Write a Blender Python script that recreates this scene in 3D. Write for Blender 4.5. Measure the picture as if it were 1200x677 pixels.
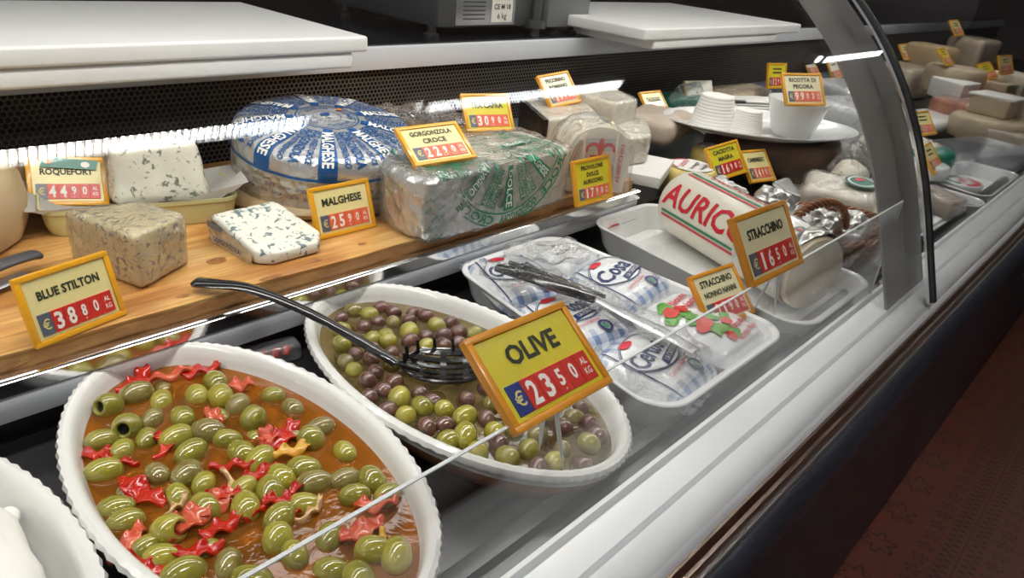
import bpy, bmesh, math, random
from mathutils import Vector, Matrix, Euler, noise
S = bpy.context.scene
for o in list(bpy.data.objects): bpy.data.objects.remove(o)
PI = math.pi
rnd = random.Random(7)
# ------------------------------------------------------------------ camera, world, lights, exposure
cam_d = bpy.data.cameras.new('camera'); cam = bpy.data.objects.new('camera', cam_d); S.collection.objects.link(cam)
cam_d.sensor_width = 36; cam_d.lens = 850/1200*36; cam_d.clip_start = .01; cam_d.clip_end = 50
RC = ((0.68238, -0.26212, 0.68238), (-0.72438, -0.36780, 0.58310), (0.09814, -0.89220, -0.44085))
M4 = Matrix.Identity(4)
for i in range(3):
    M4[i][0] = RC[i][0]; M4[i][1] = -RC[i][1]; M4[i][2] = -RC[i][2]
M4[2][3] = .5
cam.matrix_world = M4
S.camera = cam
S.view_settings.view_transform = 'Standard'; S.view_settings.look = 'None'
S.view_settings.gamma = 1; S.view_settings.use_curve_mapping = False
S.view_settings.exposure = 0.62
w = bpy.data.worlds.new('world'); S.world = w; w.use_nodes = True
w.node_tree.nodes['Background'].inputs[0].default_value = (.80, .82, .86, 1)
w.node_tree.nodes['Background'].inputs[1].default_value = .34

def area(name, loc, rot, sx, sy, power, col=(1, 1, 1)):
    d = bpy.data.lights.new(name, 'AREA'); d.shape = 'RECTANGLE'; d.size = sx; d.size_y = sy; d.energy = power; d.color = col
    o = bpy.data.objects.new(name, d); o.location = loc; o.rotation_euler = rot; S.collection.objects.link(o)
    return o
TUBES = ((-1.05, 15), (.62, 15), (2.24, 15), (5.75, 7))
for cx_, p_ in TUBES:
    area('tube_light', (cx_, -.37, 1.9), (0, 0, 0), 1.13, .06, p_, (1, .97, .92))
# light strip under the canopy of the counter, lights the goods from above
area('canopy_light', (1.5, .66, .86), (math.radians(-4), 0, 0), 5.0, .06, 17, (1, .96, .89))
area('canopy_light', (1.5, 1.3, 1.15), (math.radians(-25), 0, 0), 5.0, .1, 7, (1, .98, .95))

# ------------------------------------------------------------------ materials
MATS = {}
def nt_new(name):
    m = bpy.data.materials.new(name); m.use_nodes = True; MATS[name] = m
    nt = m.node_tree; b = nt.nodes['Principled BSDF']
    return m, nt, b
def mth(nt, op, a, b=None, c=None):
    n = nt.nodes.new('ShaderNodeMath'); n.operation = op
    for i, v in enumerate((a, b, c)):
        if v is None: continue
        if isinstance(v, (int, float)): n.inputs[i].default_value = v
        else: nt.links.new(v, n.inputs[i])
    return n.outputs[0]
def coords(nt, scale=(1, 1, 1), rot=(0, 0, 0)):
    t = nt.nodes.new('ShaderNodeTexCoord'); m = nt.nodes.new('ShaderNodeMapping')
    m.inputs['Scale'].default_value = scale; m.inputs['Rotation'].default_value = rot
    nt.links.new(t.outputs['Object'], m.inputs['Vector']); return m.outputs[0]
def noise_tex(nt, vec, scale, detail=3, rough=.5, dist=0):
    n = nt.nodes.new('ShaderNodeTexNoise'); n.inputs['Scale'].default_value = scale; n.inputs['Detail'].default_value = detail
    n.inputs['Roughness'].default_value = rough; n.inputs['Distortion'].default_value = dist
    nt.links.new(vec, n.inputs['Vector']); return n.outputs[0]
def ramp(nt, fac, stops):
    r = nt.nodes.new('ShaderNodeValToRGB'); nt.links.new(fac, r.inputs[0])
    e = r.color_ramp.elements
    while len(e) < len(stops): e.new(.5)
    for k, (p, c) in enumerate(stops):
        e[k].position = p; e[k].color = (*c, 1) if len(c) == 3 else c
    return r.outputs[0]
def mixc(nt, fac, a, b):
    n = nt.nodes.new('ShaderNodeMix'); n.data_type = 'RGBA'
    for i, v in ((0, fac), (6, a), (7, b)):
        if isinstance(v, (int, float)): n.inputs[i].default_value = v
        elif isinstance(v, tuple): n.inputs[i].default_value = (*v, 1)
        else: nt.links.new(v, n.inputs[i])
    return n.outputs[2]
def bump(nt, b, h, strength, dist=.002):
    n = nt.nodes.new('ShaderNodeBump'); n.inputs['Strength'].default_value = strength; n.inputs['Distance'].default_value = dist
    nt.links.new(h, n.inputs['Height']); nt.links.new(n.outputs[0], b.inputs['Normal'])
def pm(name, col, rough=.5, metal=0, coat=0, col2=None, cs=20, bs=None, bst=.3, bd=.002, sss=0, spec=.5, lo=.35, hi=.65):
    m, nt, b = nt_new(name)
    b.inputs['Base Color'].default_value = (*col, 1); b.inputs['Roughness'].default_value = rough
    b.inputs['Metallic'].default_value = metal; b.inputs['Coat Weight'].default_value = coat; b.inputs['Coat Roughness'].default_value = .08
    b.inputs['Specular IOR Level'].default_value = spec
    if sss:
        b.inputs['Subsurface Weight'].default_value = sss; b.inputs['Subsurface Radius'].default_value = (.01, .008, .005); b.inputs['Subsurface Scale'].default_value = .5
    if col2 or bs: v = coords(nt)
    if col2:
        nt.links.new(ramp(nt, noise_tex(nt, v, cs, 4), [(lo, col), (hi, col2)]), b.inputs['Base Color'])
    if bs: bump(nt, b, noise_tex(nt, v, bs, 4), bst, bd)
    return m
M = {}
M['white_enamel'] = pm('white_enamel', (.80, .80, .78), .12, coat=.3)
M['white_porcelain'] = pm('white_porcelain', (.82, .83, .83), .15, coat=.3)
M['terracotta'] = pm('terracotta', (.52, .22, .09), .3, coat=.4, col2=(.36, .13, .05), cs=14)
M['cut_board'] = pm('cutting_board_plastic', (.80, .81, .80), .35, col2=(.76, .77, .76), cs=9, bs=220, bst=.08)
M['black_gloss'] = pm('black_gloss', (.008, .008, .01), .12)
M['dark_wall'] = pm('dark_wall', (.035, .022, .022), .6, col2=(.06, .03, .03), cs=3)
M['ceiling'] = pm('ceiling_paint', (.30, .28, .26), .8)
M['steel'] = pm('brushed_steel', (.52, .53, .55), .32, .9)
M['steel_dark'] = pm('dark_steel', (.10, .10, .105), .3, .75, bs=60, bst=.03)
M['white_edge'] = pm('white_edge', (.70, .73, .78), .25)
M['chrome'] = pm('chrome', (.85, .85, .86), .12, 1)
M['bumper'] = pm('navy_bumper', (.022, .024, .034), .38)
M['floor_reflection_steel'] = pm('floor_reflection_trim', (.26, .19, .15), .28, .85)  # stainless steel; its brown colour paints in the reflection of the red floor
M['trim_white'] = pm('white_trim', (.87, .89, .91), .3, coat=.2)
M['rubber'] = pm('black_rubber', (.012, .012, .012), .5)
M['black_plastic'] = pm('black_plastic', (.012, .012, .013), .16, coat=.4)
M['scale_grey'] = pm('scale_housing', (.055, .058, .062), .38)
M['frame_yellow'] = pm('sign_frame_orange', (.80, .38, .015), .3, coat=.4)
M['frame_deep'] = pm('sign_frame_deep', (.74, .30, .02), .3, coat=.4)
M['card_bright'] = pm('card_bright_yellow', (.72, .62, .03), .3, coat=.3)
M['card_pale'] = pm('card_pale_yellow', (.84, .74, .34), .3, coat=.3)
M['card_cream'] = pm('card_cream', (.80, .74, .46), .3, coat=.3)
M['card_white'] = pm('card_white', (.82, .80, .72), .3, coat=.3)
M['red_tile'] = pm('red_price_tile', (.62, .03, .02), .3, coat=.3)
M['red_tile_light'] = pm('light_red_price_tile', (.78, .14, .06), .3, coat=.3)
M['blue_tile'] = pm('blue_euro_tile', (.03, .05, .22), .3, coat=.3)
M['slate_tile'] = pm('slate_euro_tile', (.10, .12, .17), .3, coat=.3)
M['ink'] = pm('dark_ink', (.03, .035, .02), .5)
M['white_ink'] = pm('white_ink', (.86, .84, .78), .5)
M['gold_ink'] = pm('gold_ink', (.72, .62, .22), .5)
M['blue_ink'] = pm('blue_ink', (.012, .10, .32), .25, .2, bs=60, bst=.6, bd=.004)
M['navy_ink'] = pm('navy_ink', (.02, .035, .13), .3)
M['green_ink'] = pm('green_ink', (.01, .22, .10), .35, .1)
M['red_ink'] = pm('red_ink', (.62, .02, .04), .35)
M['pale_blue_ink'] = pm('pale_blue_ink', (.30, .42, .60), .4)
M['tomato_ink'] = pm('tomato_print', (.60, .02, .01), .3)
M['leaf_ink'] = pm('leaf_print', (.04, .25, .02), .3, col2=(.16, .42, .06), cs=260)
M['olive_a'] = pm('green_olive_skin', (.20, .185, .022), .12, coat=1, col2=(.30, .27, .04), cs=45)
M['olive_b'] = pm('yellow_olive_skin', (.38, .33, .035), .12, coat=1, col2=(.30, .27, .04), cs=40)
M['olive_c'] = pm('brownish_olive_skin', (.18, .13, .03), .14, coat=1, col2=(.27, .23, .07), cs=60)
M['olive_purple'] = pm('purple_olive_skin', (.06, .018, .018), .12, coat=1, col2=(.17, .075, .05), cs=60)
M['olive_brown'] = pm('mauve_olive_skin', (.17, .085, .06), .14, coat=1, col2=(.10, .04, .035), cs=70)
M['olive_hole'] = pm('olive_hole', (.03, .028, .008), .5)
M['pepper'] = pm('red_pepper_flesh', (.42, .008, .003), .16, coat=.35, col2=(.50, .02, .004), cs=50, bs=150, bst=.2)
M['pepper_pink'] = pm('pink_pepper_flesh', (.52, .06, .03), .18, coat=.35, col2=(.56, .12, .05), cs=50, bs=150, bst=.2)
M['pepper_yellow'] = pm('yellow_pepper_flesh', (.62, .36, .04), .2, coat=.5, col2=(.70, .30, .03), cs=60)
M['onion'] = pm('onion_strip', (.62, .40, .20), .25, coat=.4)
M['cheese_white'] = pm('white_cheese', (.80, .76, .64), .5, bs=90, bst=.15, col2=(.74, .68, .54), cs=25)
M['cheese_fresh'] = pm('fresh_cheese', (.86, .85, .80), .5, bs=60, bst=.2)
M['cheese_yellow'] = pm('yellow_rind', (.70, .55, .18), .35, coat=.2, col2=(.62, .46, .13), cs=12)
M['cheese_beige'] = pm('beige_cheese', (.56, .46, .32), .5, col2=(.45, .36, .24), cs=18, bs=70, bst=.2)
M['provolone'] = pm('provolone_paste', (.84, .74, .56), .35, coat=.2, col2=(.70, .58, .40), cs=14)
M['rind_tan'] = pm('tan_rind', (.42, .30, .16), .55, col2=(.54, .42, .25), cs=9, bs=50, bst=.5)
M['rind_brown'] = pm('brown_rind', (.035, .018, .012), .5, col2=(.11, .055, .03), cs=10, bs=60, bst=.5)
M['rind_black'] = pm('black_rind', (.008, .007, .007), .3, bs=90, bst=.9, bd=.004)
M['ham'] = pm('red_paste', (.36, .05, .015), .3, coat=.4, col2=(.50, .18, .04), cs=18)
M['paper_white'] = pm('white_paper', (.78, .77, .74), .6, bs=60, bst=.3)
M['paper_tan'] = pm('tan_paper', (.50, .42, .34), .6, bs=60, bst=.4, col2=(.42, .34, .27), cs=15)
M['wax_paper'] = pm('log_paper', (.80, .77, .66), .35, coat=.25, bs=50, bst=.12, col2=(.76, .71, .58), cs=12)
M['tray_green'] = pm('pale_green_tray', (.64, .64, .32), .3, coat=.2)
M['pack_white'] = pm('pack_white', (.78, .80, .82), .22, coat=.5, bs=55, bst=.5, bd=.006)
M['wicker'] = pm('wicker', (.34, .14, .05), .45, coat=.3, col2=(.22, .075, .025), cs=50, bs=120, bst=.3)
M['sticker_green'] = pm('sticker_green', (.01, .17, .12), .3)
M['sticker_orange'] = pm('sticker_orange', (.75, .20, .03), .3)
M['wall_paint'] = pm('wall_paint', (.10, .08, .075), .7)
M['slate_plastic'] = pm('slate_plastic', (.10, .13, .17), .3)

def veined(name, base, vein, scale, th, paste2):
    m, nt, b = nt_new(name)
    v = coords(nt)
    n1 = noise_tex(nt, v, scale, 3, .55, .6); n2 = noise_tex(nt, v, scale*.28, 2)
    s = mth(nt, 'ADD', mth(nt, 'MULTIPLY', n1, .75), mth(nt, 'MULTIPLY', n2, .25))
    f = ramp(nt, s, [(th, (0, 0, 0)), (th+.035, (1, 1, 1))])
    base_c = mixc(nt, noise_tex(nt, v, 14, 2), base, paste2)
    nt.links.new(mixc(nt, f, base_c, vein), b.inputs['Base Color'])
    b.inputs['Roughness'].default_value = .4; b.inputs['Coat Weight'].default_value = .15
    bump(nt, b, n1, .25, .002)
    return m
M['roquefort'] = veined('roquefort_paste', (.80, .78, .66), (.20, .23, .17), 120, .578, (.76, .73, .60))
M['malghese_cut'] = veined('gorgonzola_paste', (.76, .76, .66), (.14, .21, .22), 120, .555, (.80, .79, .70))
M['stilton'] = veined('stilton_paste', (.60, .50, .27), (.17, .16, .13), 150, .555, (.48, .39, .20))

def foil(name, col, rough=.3, sc=45, st=.9, metal=.75):
    m, nt, b = nt_new(name); v = coords(nt)
    vo = nt.nodes.new('ShaderNodeTexVoronoi'); vo.inputs['Scale'].default_value = sc; vo.feature = 'F1'
    n0 = noise_tex(nt, v, sc*.4, 3)
    add = nt.nodes.new('ShaderNodeVectorMath'); add.operation = 'ADD'
    cc = nt.nodes.new('ShaderNodeCombineXYZ'); nt.links.new(mth(nt, 'MULTIPLY', n0, .06), cc.inputs[0]); nt.links.new(mth(nt, 'MULTIPLY', n0, .05), cc.inputs[2])
    nt.links.new(v, add.inputs[0]); nt.links.new(cc.outputs[0], add.inputs[1]); nt.links.new(add.outputs[0], vo.inputs['Vector'])
    h = mth(nt, 'ADD', vo.outputs['Distance'], n0)
    b.inputs['Base Color'].default_value = (*col, 1); b.inputs['Metallic'].default_value = metal; b.inputs['Roughness'].default_value = rough
    bump(nt, b, h, st, .006); return m
M['foil_silver'] = foil('silver_foil', (.62, .62, .60))
M['foil_beige'] = foil('beige_foil', (.58, .55, .48), .3, 50, 1, .6)
M['foil_cream'] = foil('cream_foil', (.72, .67, .54), .38, 30, .6, .25)

def film(name, tint=(1, 1, 1), base=.05, rough=.08, sc=40, st=.8, bd=.006, haze=0, hcol=(.8, .8, .8), gain=.9):
    m = bpy.data.materials.new(name); m.use_nodes = True; nt = m.node_tree; nt.nodes.clear()
    out = nt.nodes.new('ShaderNodeOutputMaterial'); tr = nt.nodes.new('ShaderNodeBsdfTransparent'); gl = nt.nodes.new('ShaderNodeBsdfGlossy')
    mx = nt.nodes.new('ShaderNodeMixShader'); lw = nt.nodes.new('ShaderNodeLayerWeight')
    tr.inputs[0].default_value = (*tint, 1); gl.inputs['Roughness'].default_value = rough; gl.inputs[0].default_value = (1, 1, 1, 1)
    f = mth(nt, 'ADD', mth(nt, 'MULTIPLY', mth(nt, 'POWER', lw.outputs['Facing'], 4), gain), base)
    nt.links.new(f, mx.inputs[0]); 
    last = tr.outputs[0]
    if haze:
        d = nt.nodes.new('ShaderNodeBsdfDiffuse'); d.inputs[0].default_value = (*hcol, 1)
        m2 = nt.nodes.new('ShaderNodeMixShader'); m2.inputs[0].default_value = haze
        nt.links.new(tr.outputs[0], m2.inputs[1]); nt.links.new(d.outputs[0], m2.inputs[2]); last = m2.outputs[0]
    nt.links.new(last, mx.inputs[1]); nt.links.new(gl.outputs[0], mx.inputs[2]); nt.links.new(mx.outputs[0], out.inputs[0])
    if sc:
        v = coords(nt); n = nt.nodes.new('ShaderNodeBump'); n.inputs['Strength'].default_value = st; n.inputs['Distance'].default_value = bd
        nt.links.new(noise_tex(nt, v, sc, 4, .6, 1.2), n.inputs['Height'])
        nt.links.new(n.outputs[0], gl.inputs['Normal']); nt.links.new(n.outputs[0], lw.inputs['Normal'])
    return m
M['glass'] = film('clear_glass', (.985, .99, .99), .04, 0, 0, gain=.9)
M['acrylic'] = film('clear_acrylic', (.985, .985, .985), .02, .02, 0, gain=.5)
M['acrylic_edge'] = pm('acrylic_edge', (.80, .82, .83), .5)
M['wrap'] = film('cling_film', (.98, .98, .98), .10, .12, 38, 1, .01, .07)
M['wrap_heavy'] = film('crumpled_film', (.985, .985, .985), .07, .10, 55, 1, .012, .025, (.85, .86, .88))
M['wrap_thin'] = film('thin_film', (.99, .99, .99), .03, .12, 70, 1, .010, .0)
M['clear_plastic'] = film('clear_plastic', (.95, .96, .97), .10, .1, 20, .5, .004, .16, (.8, .84, .88))
M['brine_red'] = film('red_brine', (.86, .45, .13), .035, .03, 22, .3, .002, .28, (.42, .16, .02))
M['brine_olive'] = film('olive_brine', (.72, .62, .38), .035, .03, 22, .3, .002, .20, (.20, .14, .06))

def wood_mat():
    m, nt, b = nt_new('pine_wood'); v = coords(nt, (1.2, 14, 14)); v2 = coords(nt)
    n = noise_tex(nt, v, 3.2, 5, .6, .7)
    wv = nt.nodes.new('ShaderNodeTexNoise'); wv.inputs['Scale'].default_value = 9; wv.inputs['Detail'].default_value = 6
    mp = coords(nt, (1, 30, 30)); nt.links.new(mp, wv.inputs['Vector'])
    big = noise_tex(nt, v2, 7, 2)
    c = ramp(nt, n, [(.28, (.50, .21, .05)), (.5, (.72, .39, .12)), (.72, (.82, .54, .22))])
    f = ramp(nt, wv.outputs[0], [(.40, (.55, .55, .55)), (.6, (1, 1, 1))])
    mm = nt.nodes.new('ShaderNodeMix'); mm.data_type = 'RGBA'; mm.blend_type = 'MULTIPLY'; mm.inputs[0].default_value = .6
    nt.links.new(c, mm.inputs[6]); nt.links.new(f, mm.inputs[7])
    f2 = ramp(nt, big, [(.42, (.62, .45, .32)), (.56, (1, 1, 1))])
    m3 = nt.nodes.new('ShaderNodeMix'); m3.data_type = 'RGBA'; m3.blend_type = 'MULTIPLY'; m3.inputs[0].default_value = .7
    nt.links.new(mm.outputs[2], m3.inputs[6]); nt.links.new(f2, m3.inputs[7])
    nt.links.new(m3.outputs[2], b.inputs['Base Color']); b.inputs['Roughness'].default_value = .32; b.inputs['Coat Weight'].default_value = .3
    b.inputs['Coat Roughness'].default_value = .2
    bump(nt, b, n, .2, .001); return m
M['wood'] = wood_mat()
M['wood_knot'] = pm('wood_knot', (.26, .09, .025), .4, coat=.3, col2=(.40, .17, .05), cs=120)
M['wood_bark'] = pm('wood_bark_edge', (.36, .16, .05), .6, col2=(.52, .27, .09), cs=30, bs=60, bst=.6)

def mesh_mat():
    m, nt, b = nt_new('perforated_metal')
    t = nt.nodes.new('ShaderNodeTexCoord'); s = nt.nodes.new('ShaderNodeSeparateXYZ'); nt.links.new(t.outputs['Object'], s.inputs[0])
    p = .0092; R3 = 3**.5
    U = mth(nt, 'MULTIPLY', s.outputs[0], 1/p); V = mth(nt, 'MULTIPLY', s.outputs[2], 1/p)
    def dd(du, dv):
        a = mth(nt, 'SUBTRACT', mth(nt, 'FRACT', mth(nt, 'ADD', U, du+100)), .5)
        c = mth(nt, 'MULTIPLY', mth(nt, 'SUBTRACT', mth(nt, 'FRACT', mth(nt, 'MULTIPLY', mth(nt, 'ADD', V, dv+R3*100), 1/R3)), .5), R3)
        return mth(nt, 'SQRT', mth(nt, 'ADD', mth(nt, 'MULTIPLY', a, a), mth(nt, 'MULTIPLY', c, c)))
    d = mth(nt, 'MINIMUM', dd(0, 0), dd(.5, R3/2))
    f = ramp(nt, d, [(.37, (0, 0, 0)), (.42, (1, 1, 1))])
    nt.links.new(mixc(nt, f, (.002, .002, .002), (.14, .12, .105)), b.inputs['Base Color'])
    b.inputs['Roughness'].default_value = .4; nt.links.new(mth(nt, 'MULTIPLY', f, .3), b.inputs['Metallic']); bump(nt, b, f, .5, .002)
    nt.links.new(mth(nt, 'MULTIPLY', f, .5), b.inputs['Specular IOR Level'])
    return m
M['perforated'] = mesh_mat()

def floor_mat():
    m, nt, b = nt_new('floral_red_tile')
    t = nt.nodes.new('ShaderNodeTexCoord'); s = nt.nodes.new('ShaderNodeSeparateXYZ'); nt.links.new(t.outputs['Object'], s.inputs[0])
    X, Y = s.outputs[0], s.outputs[1]
    def cell(v, p, o=0): return mth(nt, 'SUBTRACT', mth(nt, 'FRACT', mth(nt, 'ADD', mth(nt, 'MULTIPLY', v, 1/p), 100+o)), .5)
    def flower(px, py, ox, oy, r0, k, amp, w_):
        a = mth(nt, 'MULTIPLY', cell(X, px, ox), px); c = mth(nt, 'MULTIPLY', cell(Y, py, oy), py)
        r = mth(nt, 'SQRT', mth(nt, 'ADD', mth(nt, 'MULTIPLY', a, a), mth(nt, 'MULTIPLY', c, c)))
        th = mth(nt, 'ARCTAN2', c, a)
        tgt = mth(nt, 'ADD', mth(nt, 'MULTIPLY', mth(nt, 'COSINE', mth(nt, 'MULTIPLY', th, k)), amp), r0)
        return mth(nt, 'LESS_THAN', mth(nt, 'ABSOLUTE', mth(nt, 'SUBTRACT', r, tgt)), w_)
    f = flower(.165, .33, 0, 0, .032, 6, .010, .0045)
    f = mth(nt, 'MAXIMUM', f, flower(.055, .33, .5, .28, .012, 5, .006, .0035))
    f = mth(nt, 'MAXIMUM', f, flower(.055, .33, .5, -.28, .012, 5, .006, .0035))
    # wavy coil lines running along the tile borders
    for oy in (.42, -.42):
        y = mth(nt, 'MULTIPLY', cell(Y, .33, oy), .33)
        wv = mth(nt, 'MULTIPLY', mth(nt, 'SINE', mth(nt, 'MULTIPLY', X, 250)), .012)
        f = mth(nt, 'MAXIMUM', f, mth(nt, 'LESS_THAN', mth(nt, 'ABSOLUTE', mth(nt, 'SUBTRACT', y, wv)), .0065))
    g = mth(nt, 'MAXIMUM', mth(nt, 'GREATER_THAN', mth(nt, 'ABSOLUTE', cell(X, .66)), .497), mth(nt, 'GREATER_THAN', mth(nt, 'ABSOLUTE', cell(Y, .33)), .494))
    v = coords(nt); base = mixc(nt, noise_tex(nt, v, 2.5, 3), (.115, .026, .014), (.075, .016, .009))
    c1 = mixc(nt, mth(nt, 'MULTIPLY', f, .95), base, (.014, .004, .003)); c2 = mixc(nt, mth(nt, 'MULTIPLY', g, .8), c1, (.02, .008, .006))
    nt.links.new(c2, b.inputs['Base Color']); b.inputs['Roughness'].default_value = .38; return m
M['floor'] = floor_mat()

def plaid_mat():
    # white wrapper with pale blue checked stripes towards the two ends of the pack
    m, nt, b = nt_new('checked_wrapper'); t = nt.nodes.new('ShaderNodeTexCoord'); s = nt.nodes.new('ShaderNodeSeparateXYZ'); nt.links.new(t.outputs['Object'], s.inputs[0])
    X, Y = s.outputs[0], s.outputs[1]
    def stripes(v, p, w_):
        return mth(nt, 'LESS_THAN', mth(nt, 'ABSOLUTE', mth(nt, 'SUBTRACT', mth(nt, 'FRACT', mth(nt, 'ADD', mth(nt, 'MULTIPLY', v, 1/p), 50)), .5)), w_)
    a = stripes(X, .022, .22); c = stripes(Y, .022, .22)
    f = mth(nt, 'MULTIPLY', mth(nt, 'ADD', a, c), .42)
    end = mth(nt, 'GREATER_THAN', mth(nt, 'ABSOLUTE', Y), .040)
    nt.links.new(mixc(nt, mth(nt, 'MULTIPLY', f, end), (.78, .80, .83), (.10, .20, .42)), b.inputs['Base Color'])
    b.inputs['Roughness'].default_value = .22; b.inputs['Coat Weight'].default_value = .5
    bump(nt, b, noise_tex(nt, coords(nt), 42, 4, .6, 1), .8, .008); return m
M['plaid'] = plaid_mat()

# ------------------------------------------------------------------ helpers
COL = S.collection
def obj(name, bm_or_me, m=None, parent=None, smooth=True, loc=None, rot=None):
    if isinstance(bm_or_me, bmesh.types.BMesh):
        me = bpy.data.meshes.new(name); bmesh.ops.recalc_face_normals(bm_or_me, faces=bm_or_me.faces[:]); bm_or_me.to_mesh(me); bm_or_me.free()
    else: me = bm_or_me
    if m is not None and not len(me.materials):
        for mm in (m if isinstance(m, (list, tuple)) else [m]): me.materials.append(mm)
    if smooth:
        for p in me.polygons: p.use_smooth = True
        try: me.set_sharp_from_angle(angle=math.radians(38))
        except Exception: pass
    o = bpy.data.objects.new(name, me); COL.objects.link(o)
    if parent: o.parent = parent
    if loc: o.location = loc
    if rot: o.rotation_euler = rot
    return o
def tag(o, label, cat, group=None, kind=None):
    o['label'] = label; o['category'] = cat
    if group: o['group'] = group
    if kind: o['kind'] = kind
    return o
def thing(name, label, cat, loc=(0, 0, 0), rot=(0, 0, 0), group=None):
    o = bpy.data.objects.new(name, None); COL.objects.link(o); o.empty_display_size = .02
    o.location = loc; o.rotation_euler = rot; return tag(o, label, cat, group)
def dup(o, loc, rot=None, scale=None, label=None):
    c = o.copy(); COL.objects.link(c); c.location = loc
    if rot: c.rotation_euler = rot
    if scale: c.scale = scale
    if label: c['label'] = label
    for ch in list(o.children):
        d = ch.copy(); COL.objects.link(d); d.parent = c
        for g in list(ch.children):
            e = g.copy(); COL.objects.link(e); e.parent = d
    return c
def box(bm, x0, x1, y0, y1, z0, z1, bev=0, seg=2):
    r = bmesh.ops.create_cube(bm, size=1); vs = r['verts']
    for v in vs:
        v.co = Vector((x0 if v.co.x < 0 else x1, y0 if v.co.y < 0 else y1, z0 if v.co.z < 0 else z1))
    if bev:
        es = {e for v in vs for e in v.link_edges}
        bmesh.ops.bevel(bm, geom=list(es), offset=bev, segments=seg, affect='EDGES', profile=.5)
    return vs
def bx(*a, **k):
    bm = bmesh.new(); box(bm, *a, **k); return bm
def prism(bm, pts, z0, z1, bev=0, seg=3):
    """footprint pts -> solid with bevelled edges"""
    vb = [bm.verts.new((x, y, z0)) for x, y in pts]; vt = [bm.verts.new((x, y, z1)) for x, y in pts]
    n = len(pts); bm.faces.new(vb[::-1]); bm.faces.new(vt)
    for i in range(n): bm.faces.new((vb[i], vb[(i+1) % n], vt[(i+1) % n], vt[i]))
    if bev:
        es = {e for v in vb+vt for e in v.link_edges}
        bmesh.ops.bevel(bm, geom=list(es), offset=bev, segments=seg, affect='EDGES', profile=.5)
def lathe(bm, prof, n=48, cap0=True, cap1=True, a=1, b=1):
    rings = []
    for r, z in prof:
        rings.append([bm.verts.new((a*r*math.cos(2*PI*k/n), b*r*math.sin(2*PI*k/n), z)) for k in range(n)])
    for i in range(len(rings)-1):
        for k in range(n): bm.faces.new((rings[i][k], rings[i][(k+1) % n], rings[i+1][(k+1) % n], rings[i+1][k]))
    if cap0: bm.faces.new(rings[0][::-1])
    if cap1: bm.faces.new(rings[-1])
def tube(bm, pts, rad, n=8, caps=True):
    """round tube along points; rad number or list"""
    pts = [Vector(p) for p in pts]; rads = rad if isinstance(rad, (list, tuple)) else [rad]*len(pts)
    rings = []; prevu = None
    for i, p in enumerate(pts):
        d = (pts[min(i+1, len(pts)-1)]-pts[max(i-1, 0)]).normalized()
        u = (prevu - d*prevu.dot(d)) if prevu else d.cross(Vector((0, 0, 1)) if abs(d.z) < .9 else Vector((1, 0, 0)))
        u.normalize(); prevu = u; v = d.cross(u)
        r = rads[i]; ra, rb = r if isinstance(r, tuple) else (r, r)
        rings.append([bm.verts.new(p+u*ra*math.cos(2*PI*k/n)+v*rb*math.sin(2*PI*k/n)) for k in range(n)])
    for i in range(len(rings)-1):
        for k in range(n): bm.faces.new((rings[i][k], rings[i][(k+1) % n], rings[i+1][(k+1) % n], rings[i+1][k]))
    if caps: bm.faces.new(rings[0][::-1]); bm.faces.new(rings[-1])
def extrude_x(prof, x0, x1, closed=False, nx=1):
    bm = bmesh.new(); cols = []
    for i in range(nx+1):
        x = x0+(x1-x0)*i/nx; cols.append([bm.verts.new((x, y, z)) for y, z in prof])
    n = len(prof)
    for i in range(nx):
        for k in range(n if closed else n-1):
            bm.faces.new((cols[i][k], cols[i][(k+1) % n], cols[i+1][(k+1) % n], cols[i+1][k]))
    if closed: bm.faces.new(cols[0][::-1]); bm.faces.new(cols[-1])
    return bm
def rough_up(bm, amp, sc, seed=0):
    off = Vector((seed*3.1, seed*1.7, seed*.9)); bm.normal_update()
    for v in bm.verts: v.co += v.normal*(amp*noise.noise(v.co*sc+off)+amp*.5*noise.noise(v.co*sc*2.7+off))
def dense(bm, maxlen, cuts=8):
    for _ in range(cuts):
        es = [e for e in bm.edges if e.calc_length() > maxlen]
        if not es: break
        bmesh.ops.subdivide_edges(bm, edges=es, cuts=1, use_grid_fill=True)
        bmesh.ops.triangulate(bm, faces=[f for f in bm.faces if len(f.verts) > 4])
def spline(P, n=8):
    P = [Vector(p) for p in P]; Q = [2*P[0]-P[1]]+P+[2*P[-1]-P[-2]]; out = []
    for i in range(1, len(Q)-2):
        p0, p1, p2, p3 = Q[i-1:i+3]
        for k in range(n):
            t = k/n; out.append(.5*(2*p1+(p2-p0)*t+(2*p0-5*p1+4*p2-p3)*t*t+(3*p1-p0-3*p2+p3)*t**3))
    out.append(P[-1]); return out

# lettering: every string is turned into a flat mesh once, then bent onto its surface
_TX = {}
def text_flat(s, bold=0.0, space=1.0):
    key = (s, bold, space)
    if key not in _TX:
        cu = bpy.data.curves.new('lettering', 'FONT'); cu.body = s; cu.offset = bold; cu.resolution_u = 2; cu.space_character = space
        o = bpy.data.objects.new('lettering', cu); COL.objects.link(o)
        me = bpy.data.meshes.new_from_object(o.evaluated_get(bpy.context.evaluated_depsgraph_get()))
        vs = [(v.co.x, v.co.y) for v in me.vertices]; fs = [tuple(p.vertices) for p in me.polygons]
        bpy.data.objects.remove(o); bpy.data.curves.remove(cu); bpy.data.meshes.remove(me)
        xs = [v[0] for v in vs]; ys = [v[1] for v in vs]
        x0, x1, y0, y1 = min(xs), max(xs), min(ys), max(ys)
        _TX[key] = ([((x-(x0+x1)/2)/(x1-x0), (y-(y0+y1)/2)/(y1-y0)) for x, y in vs], fs, (x1-x0)/(y1-y0))
    return _TX[key]
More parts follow.
